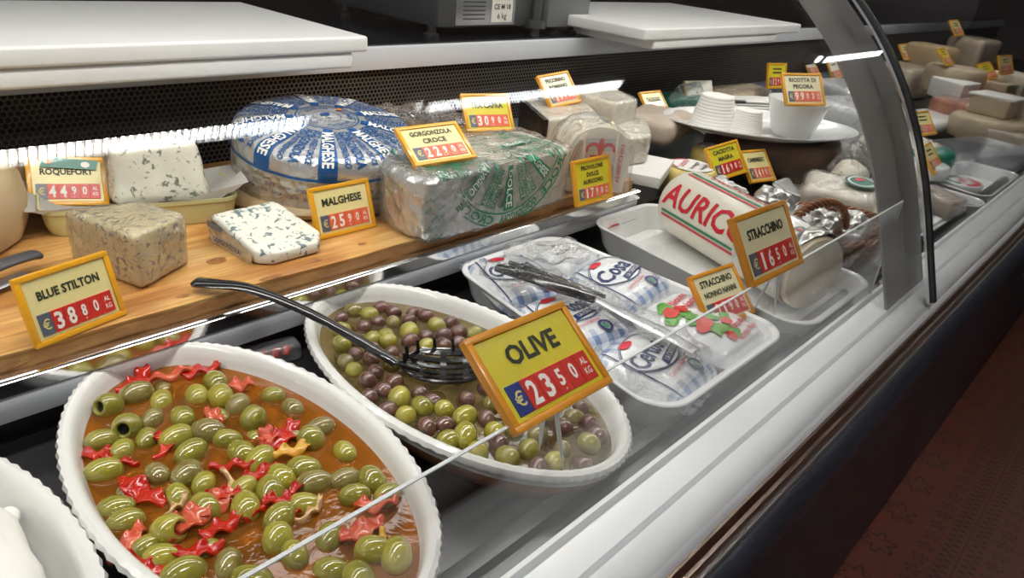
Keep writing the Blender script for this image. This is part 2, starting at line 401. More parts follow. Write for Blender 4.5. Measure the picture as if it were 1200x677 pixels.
def put_text(bm, s, f, cx, cy, wd=None, ht=None, bold=.0, ang=0, maxlen=None, space=1.0):
    vs, fs, asp = text_flat(s, bold, space)
    if wd is None: wd = ht*asp
    if ht is None: ht = wd/asp
    t = bmesh.new(); ca, sa = math.cos(ang), math.sin(ang)
    vv = [t.verts.new((x*wd, y*ht, 0)) for x, y in vs]
    for q in fs:
        try: t.faces.new([vv[i] for i in q])
        except ValueError: pass
    if maxlen: dense(t, maxlen, 4)
    mp = {}
    for v in t.verts:
        x, y = v.co.x, v.co.y; mp[v] = bm.verts.new(f(cx+x*ca-y*sa, cy+x*sa+y*ca))
    for q in t.faces:
        try: bm.faces.new([mp[v] for v in q.verts])
        except ValueError: pass
    t.free()
def put_poly(bm, pts, f, maxlen=None):
    t = bmesh.new(); t.faces.new([t.verts.new((x, y, 0)) for x, y in pts])
    if maxlen:
        bmesh.ops.triangulate(t, faces=t.faces[:]); dense(t, maxlen, 6)
    mp = {v: bm.verts.new(f(v.co.x, v.co.y)) for v in t.verts}
    for q in t.faces: bm.faces.new([mp[v] for v in q.verts])
    t.free()
def put_rect(bm, x0, x1, y0, y1, f, nx=1, ny=1):
    g = [[bm.verts.new(f(x0+(x1-x0)*i/nx, y0+(y1-y0)*j/ny)) for j in range(ny+1)] for i in range(nx+1)]
    for i in range(nx):
        for j in range(ny): bm.faces.new((g[i][j], g[i+1][j], g[i+1][j+1], g[i][j+1]))
def put_ring(bm, cx, cy, r0, r1, f, n=36, a0=0, a1=2*PI, sy=1.0):
    g = [[bm.verts.new(f(cx+r*math.cos(a0+(a1-a0)*i/n), cy+sy*r*math.sin(a0+(a1-a0)*i/n))) for r in (r0, r1)] for i in range(n+1)]
    for i in range(n): bm.faces.new((g[i][0], g[i][1], g[i+1][1], g[i+1][0]))
def put_oval(bm, cx, cy, a, b, f, n=24, ang=0):
    ca, sa = math.cos(ang), math.sin(ang)
    put_poly(bm, [(cx+a*math.cos(2*PI*k/n)*ca-b*math.sin(2*PI*k/n)*sa, cy+a*math.cos(2*PI*k/n)*sa+b*math.sin(2*PI*k/n)*ca) for k in range(n)], f, maxlen=.008)
def decal(name, bm, m, parent): return obj(name, bm, m, parent, smooth=False)
# ------------------------------------------------------------------ setting
def struct(o): o['kind'] = 'structure'; return o
struct(obj('floor', bx(-4, 12, -5, .6, -.82, -.80), M['floor'], smooth=False))
struct(obj('ceiling', bx(-4, 12, -5, 3.2, 2.0, 2.05), M['ceiling'], smooth=False))
struct(obj('wall_back', bx(-4, 12, 3.1, 3.2, -.82, 2.0), M['dark_wall'], smooth=False))
struct(obj('wall_right', bx(9.0, 9.1, -5, 3.2, -.82, 2.0), M['wall_paint'], smooth=False))
struct(obj('wall_front', bx(-4, 12, -5.1, -5.0, -.82, 2.0), M['wall_paint'], smooth=False))

# fluorescent fixtures on the ceiling: each with housing and louvre
for i, (cx_, p_) in enumerate(TUBES):
    where = ('over the left end of the counter', 'over the signs at the left half of the counter', 'over the middle of the counter', 'over the far end of the counter')[i]
    t = thing('ceiling_light', 'white fluorescent ceiling fixture with louvre '+where, 'light', (cx_, -.37, 1.93))
    bm = bmesh.new(); box(bm, -.58, .58, -.065, .065, 0, .069, .004)
    obj('housing', bm, M['trim_white'], t)
    bm = bmesh.new()
    for s_ in (-1, 1): box(bm, -.58, .58, s_*.042-.004, s_*.042+.004, -.06, .0)
    for k in range(59): box(bm, -.58+.02*k-.0012, -.58+.02*k+.0012, -.038, .038, -.06, -.036)
    obj('louvre', bm, M['trim_white'], t, smooth=False)

# ------------------------------------------------------------------ refrigerated counter
CT = thing('display_counter', 'long refrigerated cheese display counter with curved glass front and white rail', 'display counter', (0, 0, 0))
XA, XB = -1.2, 6.5
GP = spline([(0, .1643, .072), (0, .1867, .13), (0, .2097, .19), (0, .2354, .25), (0, .2668, .31), (0, .3068, .37), (0, .3585, .43), (0, .4248, .49), (0, .4848, .545), (0, .5648, .60), (0, .6648, .64)], 5)
GP = [(p.y, p.z) for p in GP]
obj('deck', bx(XA, XB, .232, .735, -.02, 0), M['steel_dark'], CT, smooth=False)
bm = bmesh.new(); box(bm, XA, XB, .735, 1.2, -.02, .028); obj('rear_deck', bm, M['steel_dark'], CT, smooth=False)
bm = bmesh.new(); box(bm, XA, 1.13, .735, 1.16, .028, .0775); obj('board_support', bm, M['steel_dark'], CT, smooth=False)
obj('perforated_back_panel', bx(XA, XB, 1.2, 1.215, .028, .232), M['perforated'], CT, smooth=False)
obj('rear_ledge', bx(XA, XB, 1.13, 1.2, .028, .088, bev=.006), M['slate_plastic'], CT)
bm = bmesh.new(); box(bm, XA, XB, 1.185, 1.20, .228, .272, .003); obj('worktop_front_edge', bm, M['white_edge'], CT)
bm = bmesh.new(); box(bm, XA, XB, 1.20, 2.3, .225, .275); obj('worktop', bm, M['black_gloss'], CT, smooth=False)
obj('rear_body', bx(XA, XB, 1.216, 2.28, -.79, .224), M['black_gloss'], CT, smooth=False)
# rail in front of the wooden board
obj('board_rail', extrude_x([(.700, .082), (.697, .080), (.697, .066), (.700, .064), (.712, .064), (.712, .082)], XA, 1.16, True), M['chrome'], CT)
obj('rail_strip', bx(XA, 1.16, .700, .716, .036, .0635, bev=.002), M['white_edge'], CT)
# front lip, white rail, steel trim with painted floor reflection, bumper, body
obj('inner_lip', extrude_x([(.305, 0.0005), (.302, .026), (.296, .030), (.283, .030), (.281, .022), (.262, .022), (.258, .034), (.2335, .034), (.2335, .0005)], XA, XB, True), M['steel_dark'], CT)
obj('glass_track', bx(XA, XB, .243, .2475, .034, .060), M['acrylic_edge'], CT, smooth=False)
obj('top_rail', extrude_x([(.233, .0), (.233, .066), (.230, .070), (.203, .070), (.201, .066), (.201, .0)], XA, XB, True), M['trim_white'], CT)
rp = [(.199, .0), (.199, .066), (.197, .070), (.188, .071), (.178, .068), (.170, .062), (.166, .054), (.166, .0)]
obj('rounded_rail', extrude_x(rp, XA, XB, True), M['trim_white'], CT)
obj('floor_reflection_trim', extrude_x([(.180, -.01), (.1655, .047), (.163, .046), (.161, .034), (.164, .033), (.164, .026), (.160, .025), (.158, .012), (.175, .0)], XA, XB, True), M['floor_reflection_steel'], CT)
obj('chrome_line', extrude_x([(.170, .010), (.156, .012), (.154, .008), (.156, .002), (.170, .002)], XA, XB, True), M['steel'], CT)
bp = [(.19, .0), (.158, .001), (.149, -.004), (.142, -.016), (.140, -.035), (.144, -.054), (.152, -.068), (.165, -.076), (.19, -.078)]
obj('bumper', extrude_x(bp, XA, XB, True), M['bumper'], CT)
obj('lower_body', bx(XA, XB, .20, .9, -.79, -.02), M['bumper'], CT, smooth=False)

def glass_pane(x0, x1, parent):
    bm = bmesh.new(); th = .004; prof = []
    inner = []
    for i, (y, z) in enumerate(GP):
        a = GP[max(i-1, 0)]; b = GP[min(i+1, len(GP)-1)]; d = Vector((b[0]-a[0], b[1]-a[1])).normalized()
        inner.append((y+d.y*th, z-d.x*th))
    return obj('glass_pane', extrude_x(list(GP)+inner[::-1], x0, x1, True), M['glass'], parent)
glass_pane(XA, 1.146, CT); glass_pane(1.156, 3.6, CT)
def strip(name, x0, x1, d0, d1, m):
    out = []; inn = []
    for i, (y, z) in enumerate(GP):
        a = GP[max(i-1, 0)]; b = GP[min(i+1, len(GP)-1)]; d = Vector((b[0]-a[0], b[1]-a[1])).normalized()
        out.append((y+d.y*d0, z-d.x*d0)); inn.append((y+d.y*d1, z-d.x*d1))
    return obj(name, extrude_x(out+inn[::-1], x0, x1, True), m, CT)
strip('glass_gasket', 1.1465, 1.1555, -.001, .006, M['rubber'])
strip('glass_edge_trim', 1.140, 1.1455, .0045, .008, M['chrome'])
strip('glass_support', 1.060, 1.160, .038, .041, pm('support_grey', (.36, .345, .33), .3, .2))
strip('glass_support_edge', 1.1605, 1.235, .038, .0415, pm('support_edge', (.30, .29, .28), .3, .3))

# low clear acrylic fence behind the glass
AF = thing('acrylic_divider', 'low clear acrylic guard standing behind the front glass', 'guard', (0, .247, .062))
obj('sheet', bx(-.9, 1.126, -.0012, .0012, -.024, .146), M['acrylic'], AF, smooth=False)
bm = bmesh.new(); box(bm, -.9, 1.126, -.0013, .0013, .146, .1470); obj('top_edge', bm, M['acrylic_edge'], AF, smooth=False)
bm = bmesh.new(); box(bm, 1.126, 1.127, -.0014, .0014, -.024, .1475); obj('end_edge', bm, M['acrylic_edge'], AF, smooth=False)

# ------------------------------------------------------------------ worktop: cutting boards and scale
def board(x0, x1, y0, y1, z0, z1, label):
    bm = bmesh.new(); box(bm, 0, x1-x0, 0, y1-y0, 0, z1-z0, .005, 3)
    return tag(obj('cutting_board', bm, M['cut_board'], loc=(x0, y0, z0)), label, 'cutting board', 'white plastic cutting boards on the worktop')
board(-.7, .722, 1.005, 1.50, .2752, .300, 'white plastic cutting board, lower of the two at left of the scale')
board(-.7, .748, 1.00, 1.405, .3002, .325, 'white plastic cutting board, upper of the two at left of the scale')
board(1.585, 2.27, .99, 1.44, .2752, .298, 'white plastic cutting board, lower of the two at right of the scale')
board(1.53, 2.42, .985, 1.48, .2982, .325, 'white plastic cutting board, upper of the two at right of the scale')
sc = thing('weighing_scale', 'dark grey weighing scale with rating label on the worktop', 'scale', (1.05, 1.22, .2752))
obj('housing', bx(.06, .42, .02, .42, .018, .15, bev=.012), M['scale_grey'], sc)
obj('side_housing', bx(.40, .57, -.0, .42, .016, .15, bev=.012), pm('scale_side', (.15, .155, .16), .35), sc)
bm = bmesh.new(); tube(bm, [(.37, .012, .0), (.37, .012, .02), (.37, .012, .15)], .012, 14); obj('column', bm, M['scale_grey'], sc)
bm = bmesh.new(); tube(bm, [(.37, .012, .018), (.37, .012, .035)], .026, 18); obj('collar', bm, M['scale_grey'], sc)
for fx, fy in ((.06, .04), (.46, .03), (.54, .03), (.06, .36), (.52, .36)):
    bm = bmesh.new(); lathe(bm, [(.018, 0), (.018, .006), (.010, .010), (.010, .024)], 16); obj('foot', bm, M['rubber'], sc, loc=(fx, fy, 0))
lb = obj('rating_label', bx(.11, .30, .0185, .020, .025, .085, bev=.0006), M['steel'], sc)
f_ = lambda u, v: Vector((.205+u, .0178, .055+v))
bm = bmesh.new(); put_rect(bm, .015, .085, -.024, .024, f_); decal('label_panel', bm, M['card_white'], lb)
bm = bmesh.new(); put_text(bm, 'CE M 18', lambda u, v: f_(u, v)+Vector((0, -.0006, 0)), .05, .010, wd=.055, bold=.02)
put_text(bm, '6 kg', lambda u, v: f_(u, v)+Vector((0, -.0006, 0)), .05, -.012, wd=.03); decal('label_text', bm, M['ink'], lb)
bm = bmesh.new()
for k in range(5): put_rect(bm, -.075, -.005, .018-k*.009, .021-k*.009, f_)
decal('label_lines', bm, M['scale_grey'], lb)
for k, (a, b) in enumerate((((1.63, 1.24), (1.80, 1.60)), ((1.60, 1.16), (1.74, 1.56)))):
    bm = bmesh.new(); v = Vector((b[0]-a[0], b[1]-a[1], 0)).normalized(); n = Vector((-v.y, v.x, 0))
    tube(bm, [(a[0], a[1], .2785), (b[0], b[1], .2785)], [(.014, .003)]*2, 8)
    tag(obj('steel_strap', bm, (M['black_plastic'], M['steel'])[k]), ('black flat strap lying on worktop beside the scale', 'steel flat strap lying nearest the worktop edge beside the scale')[k], 'strap')

# ------------------------------------------------------------------ wooden serving board
bm = bmesh.new(); nx = 60; P = []
for i in range(nx+1):
    x = -.75+(1.155+.75)*i/nx; P.append((x, .716+.0035*noise.noise(Vector((x*9, 0, 0)))))
pts = P+[(1.155, 1.16), (-.75, 1.16)]
prism(bm, pts, .078, .100, 0); bmesh.ops.bevel(bm, geom=[e for e in bm.edges if abs(e.verts[0].co.z-.1) < 1e-4 and abs(e.verts[1].co.z-.1) < 1e-4 and e.verts[0].co.y < .73], offset=.003, segments=2, affect='EDGES')
WB = obj('wooden_board', bm, M['wood']); tag(WB, 'long pine wood board carrying the blue cheeses', 'board')
bm = bmesh.new()
zf = lambda u, v: Vector((u, v, .1004))
def blob(bm, cx, cy, a, b, seed, f=zf, n=26, amp=.25):
    put_poly(bm, [(cx+a*math.cos(2*PI*k/n)*(1+amp*noise.noise(Vector((math.cos(2*PI*k/n)*1.3+seed, math.sin(2*PI*k/n)*1.3, seed)))), cy+b*math.sin(2*PI*k/n)*(1+amp*noise.noise(Vector((math.cos(2*PI*k/n)*1.3, math.sin(2*PI*k/n)*1.3+seed, seed))))) for k in range(n)], f)
bm.free()
for x, y, a, b in ((.372, .80, .013, .008), (.47, .735, .010, .006), (.40, .722, .016, .005), (.30, .735, .008, .004), (.55, .745, .007, .004), (.56, .86, .012, .008)):
    bm = bmesh.new(); blob(bm, x, y, a, b, x*9); obj('knot', bm, M['wood_knot'], WB, smooth=False)
bm = bmesh.new(); pr = []
for i in range(121):
    x = -.75+1.9*i/120; pr.append((x, .7155+.003*noise.noise(Vector((x*9, 0, 0)))))
g = [[bm.verts.new((x, y+.0035*noise.noise(Vector((x*40, j*3, 0)))-.001, .0785+.018*j/4)) for j in range(5)] for x, y in pr]
for i in range(120):
    for j in range(4): bm.faces.new((g[i][j], g[i+1][j], g[i+1][j+1], g[i][j+1]))
obj('bark_edge', bm, M['wood_bark'], WB)

# ------------------------------------------------------------------ price signs
def sign(lines, digits, x, y, z, ex, ey, ez, w_, h_, label, card='card_pale', small=0, prongs=(), tiles='red_tile', euro='slate_tile', frame='frame_yellow', hx=.76, split=.42):
    t = thing('price_sign', label, 'price sign', (x, y, z), tuple(math.radians(a) for a in (ex, ey, ez)), 'yellow framed price signs')
    d = .006; b = .0056
    bm = bmesh.new(); box(bm, -w_/2, w_/2, 0, d, 0, h_, .0018, 2)
    for a in ((-w_/2, w_/2, 0, b), (-w_/2, w_/2, h_-b, h_)): box(bm, a[0], a[1], -.0022, .0008, a[2], a[3], .0009, 2)
    for a in ((-w_/2, -w_/2+b), (w_/2-b, w_/2)): box(bm, a[0], a[1], -.0022, .0008, b*.8, h_-b*.8, .0009, 2)
    obj('frame', bm, M[frame], t)
    f = lambda u, v, o=.0006: Vector((u, -o, v))
    iw = w_-2*b-.001; zs = b+.0015+(h_-2*b)*split; z1 = h_-b-.0005; z0 = b+.0005
    bm = bmesh.new(); put_rect(bm, -iw/2, iw/2, z0, z1, lambda u, v: f(u, v, .0005)); decal('card', bm, M[card], t)
    bm = bmesh.new(); n = len(lines); H = z1-zs
    for k, s in enumerate(lines):
        if not s:   # print too small to read on the photograph: plain dark lines
            put_rect(bm, -iw*.26, iw*.26, zs+H*(.62-.3*k), zs+H*(.74-.3*k), lambda u, v: f(u, v, .0010)); continue
        asp = text_flat(s, .035)[2]; ht = min(H*((.46 if len(s) < 6 else .34) if n == 1 else .56/n), iw*hx/asp*1.25); wd = min(iw*hx, ht*asp)
        put_text(bm, s, lambda u, v: f(u, v, .0010), 0, zs+H*(1-(k+.5)/n)*(.86 if n > 1 else 1)+(H*.07 if n > 1 else -.0), wd=wd, ht=ht, bold=.035)
    decal('header_text', bm, M['ink'], t)
    ws = [1]*6; tot = iw*.92; tw = tot/6; x0 = -tot/2
    for k in range(6):
        a, c = x0+k*tw+.0002, x0+(k+1)*tw-.0002
        bm = bmesh.new(); box(bm, a, c, -.0016, -.0004, z0+.003, zs-.001, .0003, 1)
        tl = obj('euro_tile' if k == 0 else 'price_tile', bm, M[euro] if k == 0 else M[tiles], t, smooth=False)
        m_ = (a+c)/2; zc = (z0+zs)/2+.001; hh = (zs-z0)
        bm = bmesh.new()
        if k == 0: put_text(bm, '\u20ac', lambda u, v: f(u, v, .0020), m_, zc, wd=tw*.6, ht=hh*.42, bold=.01)
        elif k == 5:
            put_text(bm, 'AL', lambda u, v: f(u, v, .0020), m_, zc+hh*.15, wd=tw*.5, ht=hh*.2, bold=.02); put_text(bm, 'KG', lambda u, v: f(u, v, .0020), m_, zc-hh*.15, wd=tw*.5, ht=hh*.2, bold=.02)
        else:
            big = k < 3; put_text(bm, digits[k-1], lambda u, v: f(u, v, .0020), m_, zc+(0 if big else .0008), wd=tw*((.62 if big else .42) if digits[k-1] != '1' else .3), ht=hh*(.68 if big else .48), bold=.03)
            if k == 3: put_text(bm, ',', lambda u, v: f(u, v, .0020), m_, z0+.0058, ht=.0022, bold=.04)
        decal('digit', bm, M['gold_ink'] if k == 0 else M['white_ink'], tl)
    inv = t.rotation_euler.to_matrix().transposed()
    for px, dv in prongs:
        bm = bmesh.new(); p0 = Vector((px, .002, .004)); p1 = p0+inv @ Vector(dv)
        tube(bm, [p0, p0.lerp(p1, .55), p1], [.0019, .0017, .0004], 8); obj('prong', bm, M['white_enamel'], t)
    return t
sign(['ROQUEFORT'], '4490', .285, 1.023, .118, -38, 5.4, -13.7, .092, .068, 'price sign reading ROQUEFORT with a green seal, left rear', euro='slate_tile', tiles='red_tile')
sign(['BLUE STILTON'], '3880', .192, .718, .1005, -15.8, 0, 13.6, .093, .070, 'price sign reading BLUE STILTON at front left of the board', card='card_pale')
sign(['MALGHESE'], '2590', .555, .785, .1005, -18.2, 0, -.6, .096, .070, 'price sign reading MALGHESE beside the cut blue cheese', card='card_pale', tiles='red_tile_light')
sign(['GORGONZOLA', 'CROCE'], '2290', .682, .728, .200, -57.3, -1.8, -8.9, .103, .070, 'price sign reading GORGONZOLA CROCE lying on the green foil block', card='card_pale', tiles='red_tile_light')
sign(['TRA CAPRA'], '3090', .985, .935, .158, -37.6, -.5, -21.6, .099, .076, 'price sign reading 30,90 behind the green foil block', card='card_bright', tiles='red_tile_light')
sign(['PECORINO', 'ROMANO'], '1990', 1.205, .936, .188, -40.4, -3.9, -1.5, .096, .073, 'price sign reading PECORINO ROMANO on the black rinded block', card='card_cream', tiles='red_tile_light')
sign(['PROVOLONE', 'DOLCE', 'AURICCHIO'], '1790', .978, .672, .1005, -17.6, 0, -1.2, .098, .076, 'price sign reading PROVOLONE DOLCE AURICCHIO at the board end', card='card_bright', tiles='red_tile_light', split=.34)
sign(['TALEGGIO'], '1690', 1.634, .960, .112, -42.2, 1.2, 0, .098, .076, 'price sign reading TALEGGIO on the brown paper parcel', card='card_pale', tiles='red_tile_light')
sign(['CACIOTTA', 'MAGRA'], '1690', 1.435, .648, .078, -34.2, -8.1, -13, .096, .075, 'price sign reading CACIOTTA MAGRA behind the printed log', card='card_bright')
sign(['CAMEMBERT'], '1490', 1.54, .62, .058, -41.2, 2.5, -8.9, .096, .077, 'price sign reading CAMEMBERT beside the caciotta sign', card='card_pale', tiles='red_tile_light')
sign(['RICOTTA DI', 'PECORA'], '9903', 1.640, .612, .219, -36.9, -2.9, -36, .098, .076, 'price sign reading RICOTTA DI PECORA resting on the white bowl', card='card_cream', tiles='red_tile_light')
sign(['', ''], '1290', 2.287, .959, .138, -14.6, 1.4, -10.2, .098, .077, 'yellow price sign behind the white bowl, seen past its sign', card='card_bright')
sign([''], '1390', 3.142, 1.168, .089, -41.7, 1.4, -2.4, .098, .077, 'small pale price sign by the rear ledge, left of its twin', card='card_white', tiles='red_tile_light')
sign([''], '1590', 2.997, 1.024, .110, -34.1, -2.1, 2, .098, .076, 'small pale price sign just left of the grey glass support', card='card_white', tiles='red_tile_light')
sign(['OLIVE'], '2350', .353, .238, .205, -53.3, 1.7, .3, .107, .073, 'large price sign reading OLIVE clipped over the acrylic guard', card='card_bright', euro='blue_tile', frame='frame_deep', hx=.7,
     prongs=((-.022, (.012, .008, -.042)), (-.009, (.016, -.004, -.060))))
sign(['STRACCHINO', 'NONNO NANNI'], '2190', .880, .345, .048, -44, -2.4, -9.7, .096, .079, 'price sign reading STRACCHINO NONNO NANNI over the soft packs', card='card_cream', frame='frame_deep', hx=.8)
sign(['STRACCHINO'], '1650', .704, .243, .209, -33.6, -.3, -2.8, .110, .072, 'price sign reading STRACCHINO clipped over the acrylic guard', card='card_cream', frame='frame_deep', hx=.74,
     prongs=((-.008, (.006, .010, -.048)), (.006, (.014, -.004, -.056))))
FAR = (('s', 3.682, .980, .159, -36.6, -.3, -2, 'small price sign on the tall cheese right beside the black gasket'), ('s', 3.231, .709, .208, -46.5, .5, -.5, 'price sign on the round cut cheese in the second case'),
       ('s', 3.814, .841, .280, -39.2, -2.9, -5.4, 'highest price sign in the second case, on a tall pale cheese'), ('s', 3.467, .602, .161, -44.1, -6, -14, 'tilted price sign, left of the pair at far right'),
       ('s', 3.481, .560, .187, -26.2, -2, -15.7, 'upright price sign, right of the pair at far right'), ('s', 2.40, .52, .085, -40, 0, -12, 'price sign with red digits low beside the black gasket in the second case'),
       ('s', 2.011, .385, .074, -42.7, .5, 2, 'price sign leaning over the green round pack in the second case'))
for k, (nm, x, y, z, ex, ey, ez, lb_) in enumerate(FAR):
    sign(['', ''], ('1490', '1790', '1990', '1290', '1190', '1390', '1090')[k], x, y, z, ex, ey, ez, .098, .076, lb_, card=('card_pale', 'card_bright', 'card_pale', 'card_bright', 'card_pale', 'card_pale', 'card_pale')[k], tiles='red_tile_light')
# ------------------------------------------------------------------ oval dishes with olives
def oval_dish(name, label, loc, terracotta=False, rot=0):
    A, B = .128, .226; n = 176
    t = thing(name, label, 'dish', (loc[0], loc[1], 0), (0, 0, rot), 'oval dishes')
    def ring(bm, d, z, bead=0, low=0):
        bead *= 1.05; low *= 1.2
        r = []
        for k in range(n):
            a = 2*PI*k/n; s = abs(math.sin(a*44)); c_ = math.cos(a); s_ = math.sin(a)
            r.append(bm.verts.new(((A-d+bead*s)*c_, (B-d+bead*s)*s_, z+low*s)))
        return r
    def skin(bm, rows):
        for i in range(len(rows)-1):
            for k in range(n): bm.faces.new((rows[i][k], rows[i][(k+1) % n], rows[i+1][(k+1) % n], rows[i+1][k]))
    bm = bmesh.new()
    rows = [ring(bm, .0055, .045), ring(bm, .0045, .050), ring(bm, .0018, .053, .0016), ring(bm, .0003, .057, .0018), ring(bm, .0018, .0612, .0014, .0008), ring(bm, .005, .0628, 0, .0012), ring(bm, .009, .0622, 0, .0004), ring(bm, .0125, .059), ring(bm, .0155, .050), ring(bm, .019, .038), ring(bm, .026, .022), ring(bm, .040, .0125), ring(bm, .075, .010)]
    skin(bm, rows); bm.faces.new(rows[-1])
    o = obj('dish_interior', bm, M['white_enamel'], t)
    bm = bmesh.new()
    rows = [ring(bm, .052, .0005), ring(bm, .046, .0012), ring(bm, .030, .010), ring(bm, .018, .024), ring(bm, .009, .038), ring(bm, .0055, .046)]
    skin(bm, rows); bm.faces.new(rows[0][::-1])
    obj('outer_body', bm, M['terracotta'] if terracotta else M['white_enamel'], t)
    return t
D1 = oval_dish('oval_dish', 'white oval dish of green olives and red peppers, with a beaded rim', (.236, .495), False)
D2 = oval_dish('oval_dish', 'terracotta bottomed oval dish of mixed olives under the OLIVE sign', (.491, .492), True)
D3 = oval_dish('oval_dish', 'white oval dish at bottom left corner holding a pale cheese', (-.021, .497), False)

def liquid(dish, z, d, m, name, label):
    A, B = .128-d, .226-d; n = 120; bm = bmesh.new(); c = bm.verts.new((0, 0, z)); rows = []
    for q in range(1, 9):
        s = q/8; rows.append([bm.verts.new((A*s*math.cos(2*PI*k/n), B*s*math.sin(2*PI*k/n), z+(.0009 if q == 8 else 0))) for k in range(n)])
    for k in range(n):
        bm.faces.new((c, rows[0][k], rows[0][(k+1) % n]))
        for q in range(7): bm.faces.new((rows[q][k], rows[q+1][k], rows[q+1][(k+1) % n], rows[q][(k+1) % n]))
    o = obj(name, bm, m, loc=(dish.location.x, dish.location.y, 0)); tag(o, label, 'brine', kind='stuff'); return o
liquid(D1, .041, .0178, M['brine_red'], 'red_brine', 'orange red brine filling the oval dish of green olives')
liquid(D2, .041, .0178, M['brine_olive'], 'olive_brine', 'murky brown brine filling the dish of mixed olives')

def olive_mesh(L, R, pit, seed, m, pits=True):
    """olive lying along X; pit = hollow cylinder end at +X"""
    bm = bmesh.new(); n = 20; rows = []; prof = []
    amax = PI*.83 if pit else PI
    steps = 14
    for i in range(steps+1):
        a = amax*i/steps; prof.append((-math.cos(a)*L/2, math.sin(a)**.9*R if math.sin(a) > 0 else 0))
    if pit:
        x, r = prof[-1]; prof += [(x-.0008, r*.82), (x-.004, r*.70), (x-.010, r*.55)]
    vs0 = bm.verts.new((prof[0][0], 0, 0))
    for x, r in prof[1:(None if pit else -1)]: rows.append([bm.verts.new((x, r*math.cos(2*PI*k/n), r*math.sin(2*PI*k/n))) for k in range(n)])
    for k in range(n): bm.faces.new((vs0, rows[0][(k+1) % n], rows[0][k]))
    for i in range(len(rows)-1):
        for k in range(n): bm.faces.new((rows[i][k], rows[i][(k+1) % n], rows[i+1][(k+1) % n], rows[i+1][k]))
    if pit: bm.faces.new(rows[-1]).material_index = 1
    else:
        e = bm.verts.new((prof[-1][0], 0, 0))
        for k in range(n): bm.faces.new((e, rows[-1][k], rows[-1][(k+1) % n]))
    for v in bm.verts: v.co *= 1+.035*noise.noise(v.co*90+Vector((seed, 0, 0)))
    me = bpy.data.meshes.new('olive'); 
    if pit:
        for f in bm.faces:
            if all(v in rows[-1] or v in rows[-2] for v in f.verts): f.material_index = 1
    bmesh.ops.recalc_face_normals(bm, faces=bm.faces[:]); bm.to_mesh(me); bm.free()
    me.materials.append(m); me.materials.append(M['olive_hole'])
    for p in me.polygons: p.use_smooth = True
    return me
G = [olive_mesh(.034, .0128, False, s, M[k]) for s, k in ((1, 'olive_a'), (2, 'olive_a'), (3, 'olive_b'), (4, 'olive_c'))]
GPIT = [olive_mesh(.031, .0138, True, s, M[k]) for s, k in ((5, 'olive_a'), (6, 'olive_b'))]
def put_olive(me, x, y, z, rz, ry, s, label, group, name='green_olive'):
    if 'terracotta' in label: label = label.replace('in the terracotta dish', 'at '+quad(x, y, .491)+' of terracotta dish'); group += ', '+quad(x, y, .491)
    o = bpy.data.objects.new(name, me); COL.objects.link(o); o.location = (x, y, z); o.rotation_euler = (rnd.uniform(0, 6), ry, rz); o.scale = (s, s, s)
    tag(o, label, 'olive', group); return o
# olives measured on the counter: x, y (counter coordinates), direction of the long axis in degrees
OL1 = [(0.186, 0.66, 200, 10), (0.186, 0.617, 230, 10), (0.158, 0.467, 300, 11), (0.217, 0.403, 60, 11), (0.307, 0.495, 120, 10), (0.281, 0.556, 30, 10), (0.194, 0.593, 60, 1), (0.232, 0.603, 81, 0), (0.214, 0.666, -11, 3), (0.229, 0.644, 60, 2), (0.26, 0.631, 80, 2), (0.209, 0.618, 41, 3), (0.162, 0.614, -22, 0), (0.148, 0.572, -22, 2), (0.283, 0.591, 39, 3), (0.24, 0.567, -57, 3), (0.249, 0.546, -44, 0), (0.25, 0.522, 91, 0), (0.214, 0.547, 17, 0), (0.214, 0.577, 8, 2), (0.18, 0.54, 92, 3), (0.199, 0.523, 39, 3), (0.205, 0.504, 49, 2), (0.182, 0.504, 87, 2), (0.139, 0.503, -26, 1), (0.139, 0.522, -36, 0), (0.143, 0.445, -26, 2), (0.149, 0.422, -5, 1), (0.178, 0.409, 51, 3), (0.227, 0.476, 17, 2), (0.217, 0.454, 69, 2), (0.285, 0.641, 86, 1), (0.276, 0.612, 76, 2), (0.17, 0.59, 44, 2), (0.139, 0.465, -1, 1), (0.318, 0.583, -53, 1), (0.323, 0.553, 95, 3), (0.325, 0.506, -19, 3), (0.257, 0.501, 23, 2), (0.322, 0.461, 86, 2), (0.277, 0.443, -34, 3), (0.301, 0.431, -6, 3), (0.318, 0.413, 86, 1), (0.315, 0.387, 12, 0), (0.256, 0.426, -44, 2), (0.243, 0.459, 63, 0), (0.231, 0.424, 28, 0), (0.251, 0.381, 45, 0), (0.233, 0.353, -55, 1), (0.278, 0.328, 49, 2), (0.293, 0.405, -30, 0), (0.259, 0.469, 94, 2), (0.268, 0.345, -49, 2), (0.193, 0.477, 90, 1), (0.219, 0.382, 81, 1), (0.243, 0.331, 69, 0), (0.183, 0.382, -51, 1), (0.281, 0.467, -59, 0)]
KO = ('green', 'smooth green', 'yellowish green', 'brownish green')
def quad(x, y, cx): return ('back' if y > .56 else 'front' if y < .43 else 'middle')+(' left' if x < cx-.03 else ' right' if x > cx+.03 else ' centre')
for x, y, a, k in OL1:
    if k >= 10:
        put_olive(GPIT[k % 2], x, y, .0445, math.radians(a), -.45, rnd.uniform(.92, 1.04), 'pitted green olive showing its open hole, '+quad(x, y, .236)+' of the red brine dish', 'pitted green olives in the red brine')
    else:
        put_olive(G[k % 4], x, y, .0405+rnd.uniform(-.002, .003), math.radians(a), rnd.uniform(-.2, .2), rnd.uniform(.80, 1.04), KO[k % 4]+' olive at the '+quad(x, y, .236)+' of the red brine dish', KO[k % 4]+' olives, '+quad(x, y, .236)+' of the red brine')
pts = [(x, y) for x, y, a, k in OL1]
def inside(x, y, c, m): return ((x-c[0])/(.128-m))**2+((y-c[1])/(.226-m))**2 < 1
n_ = 0; tries = 0
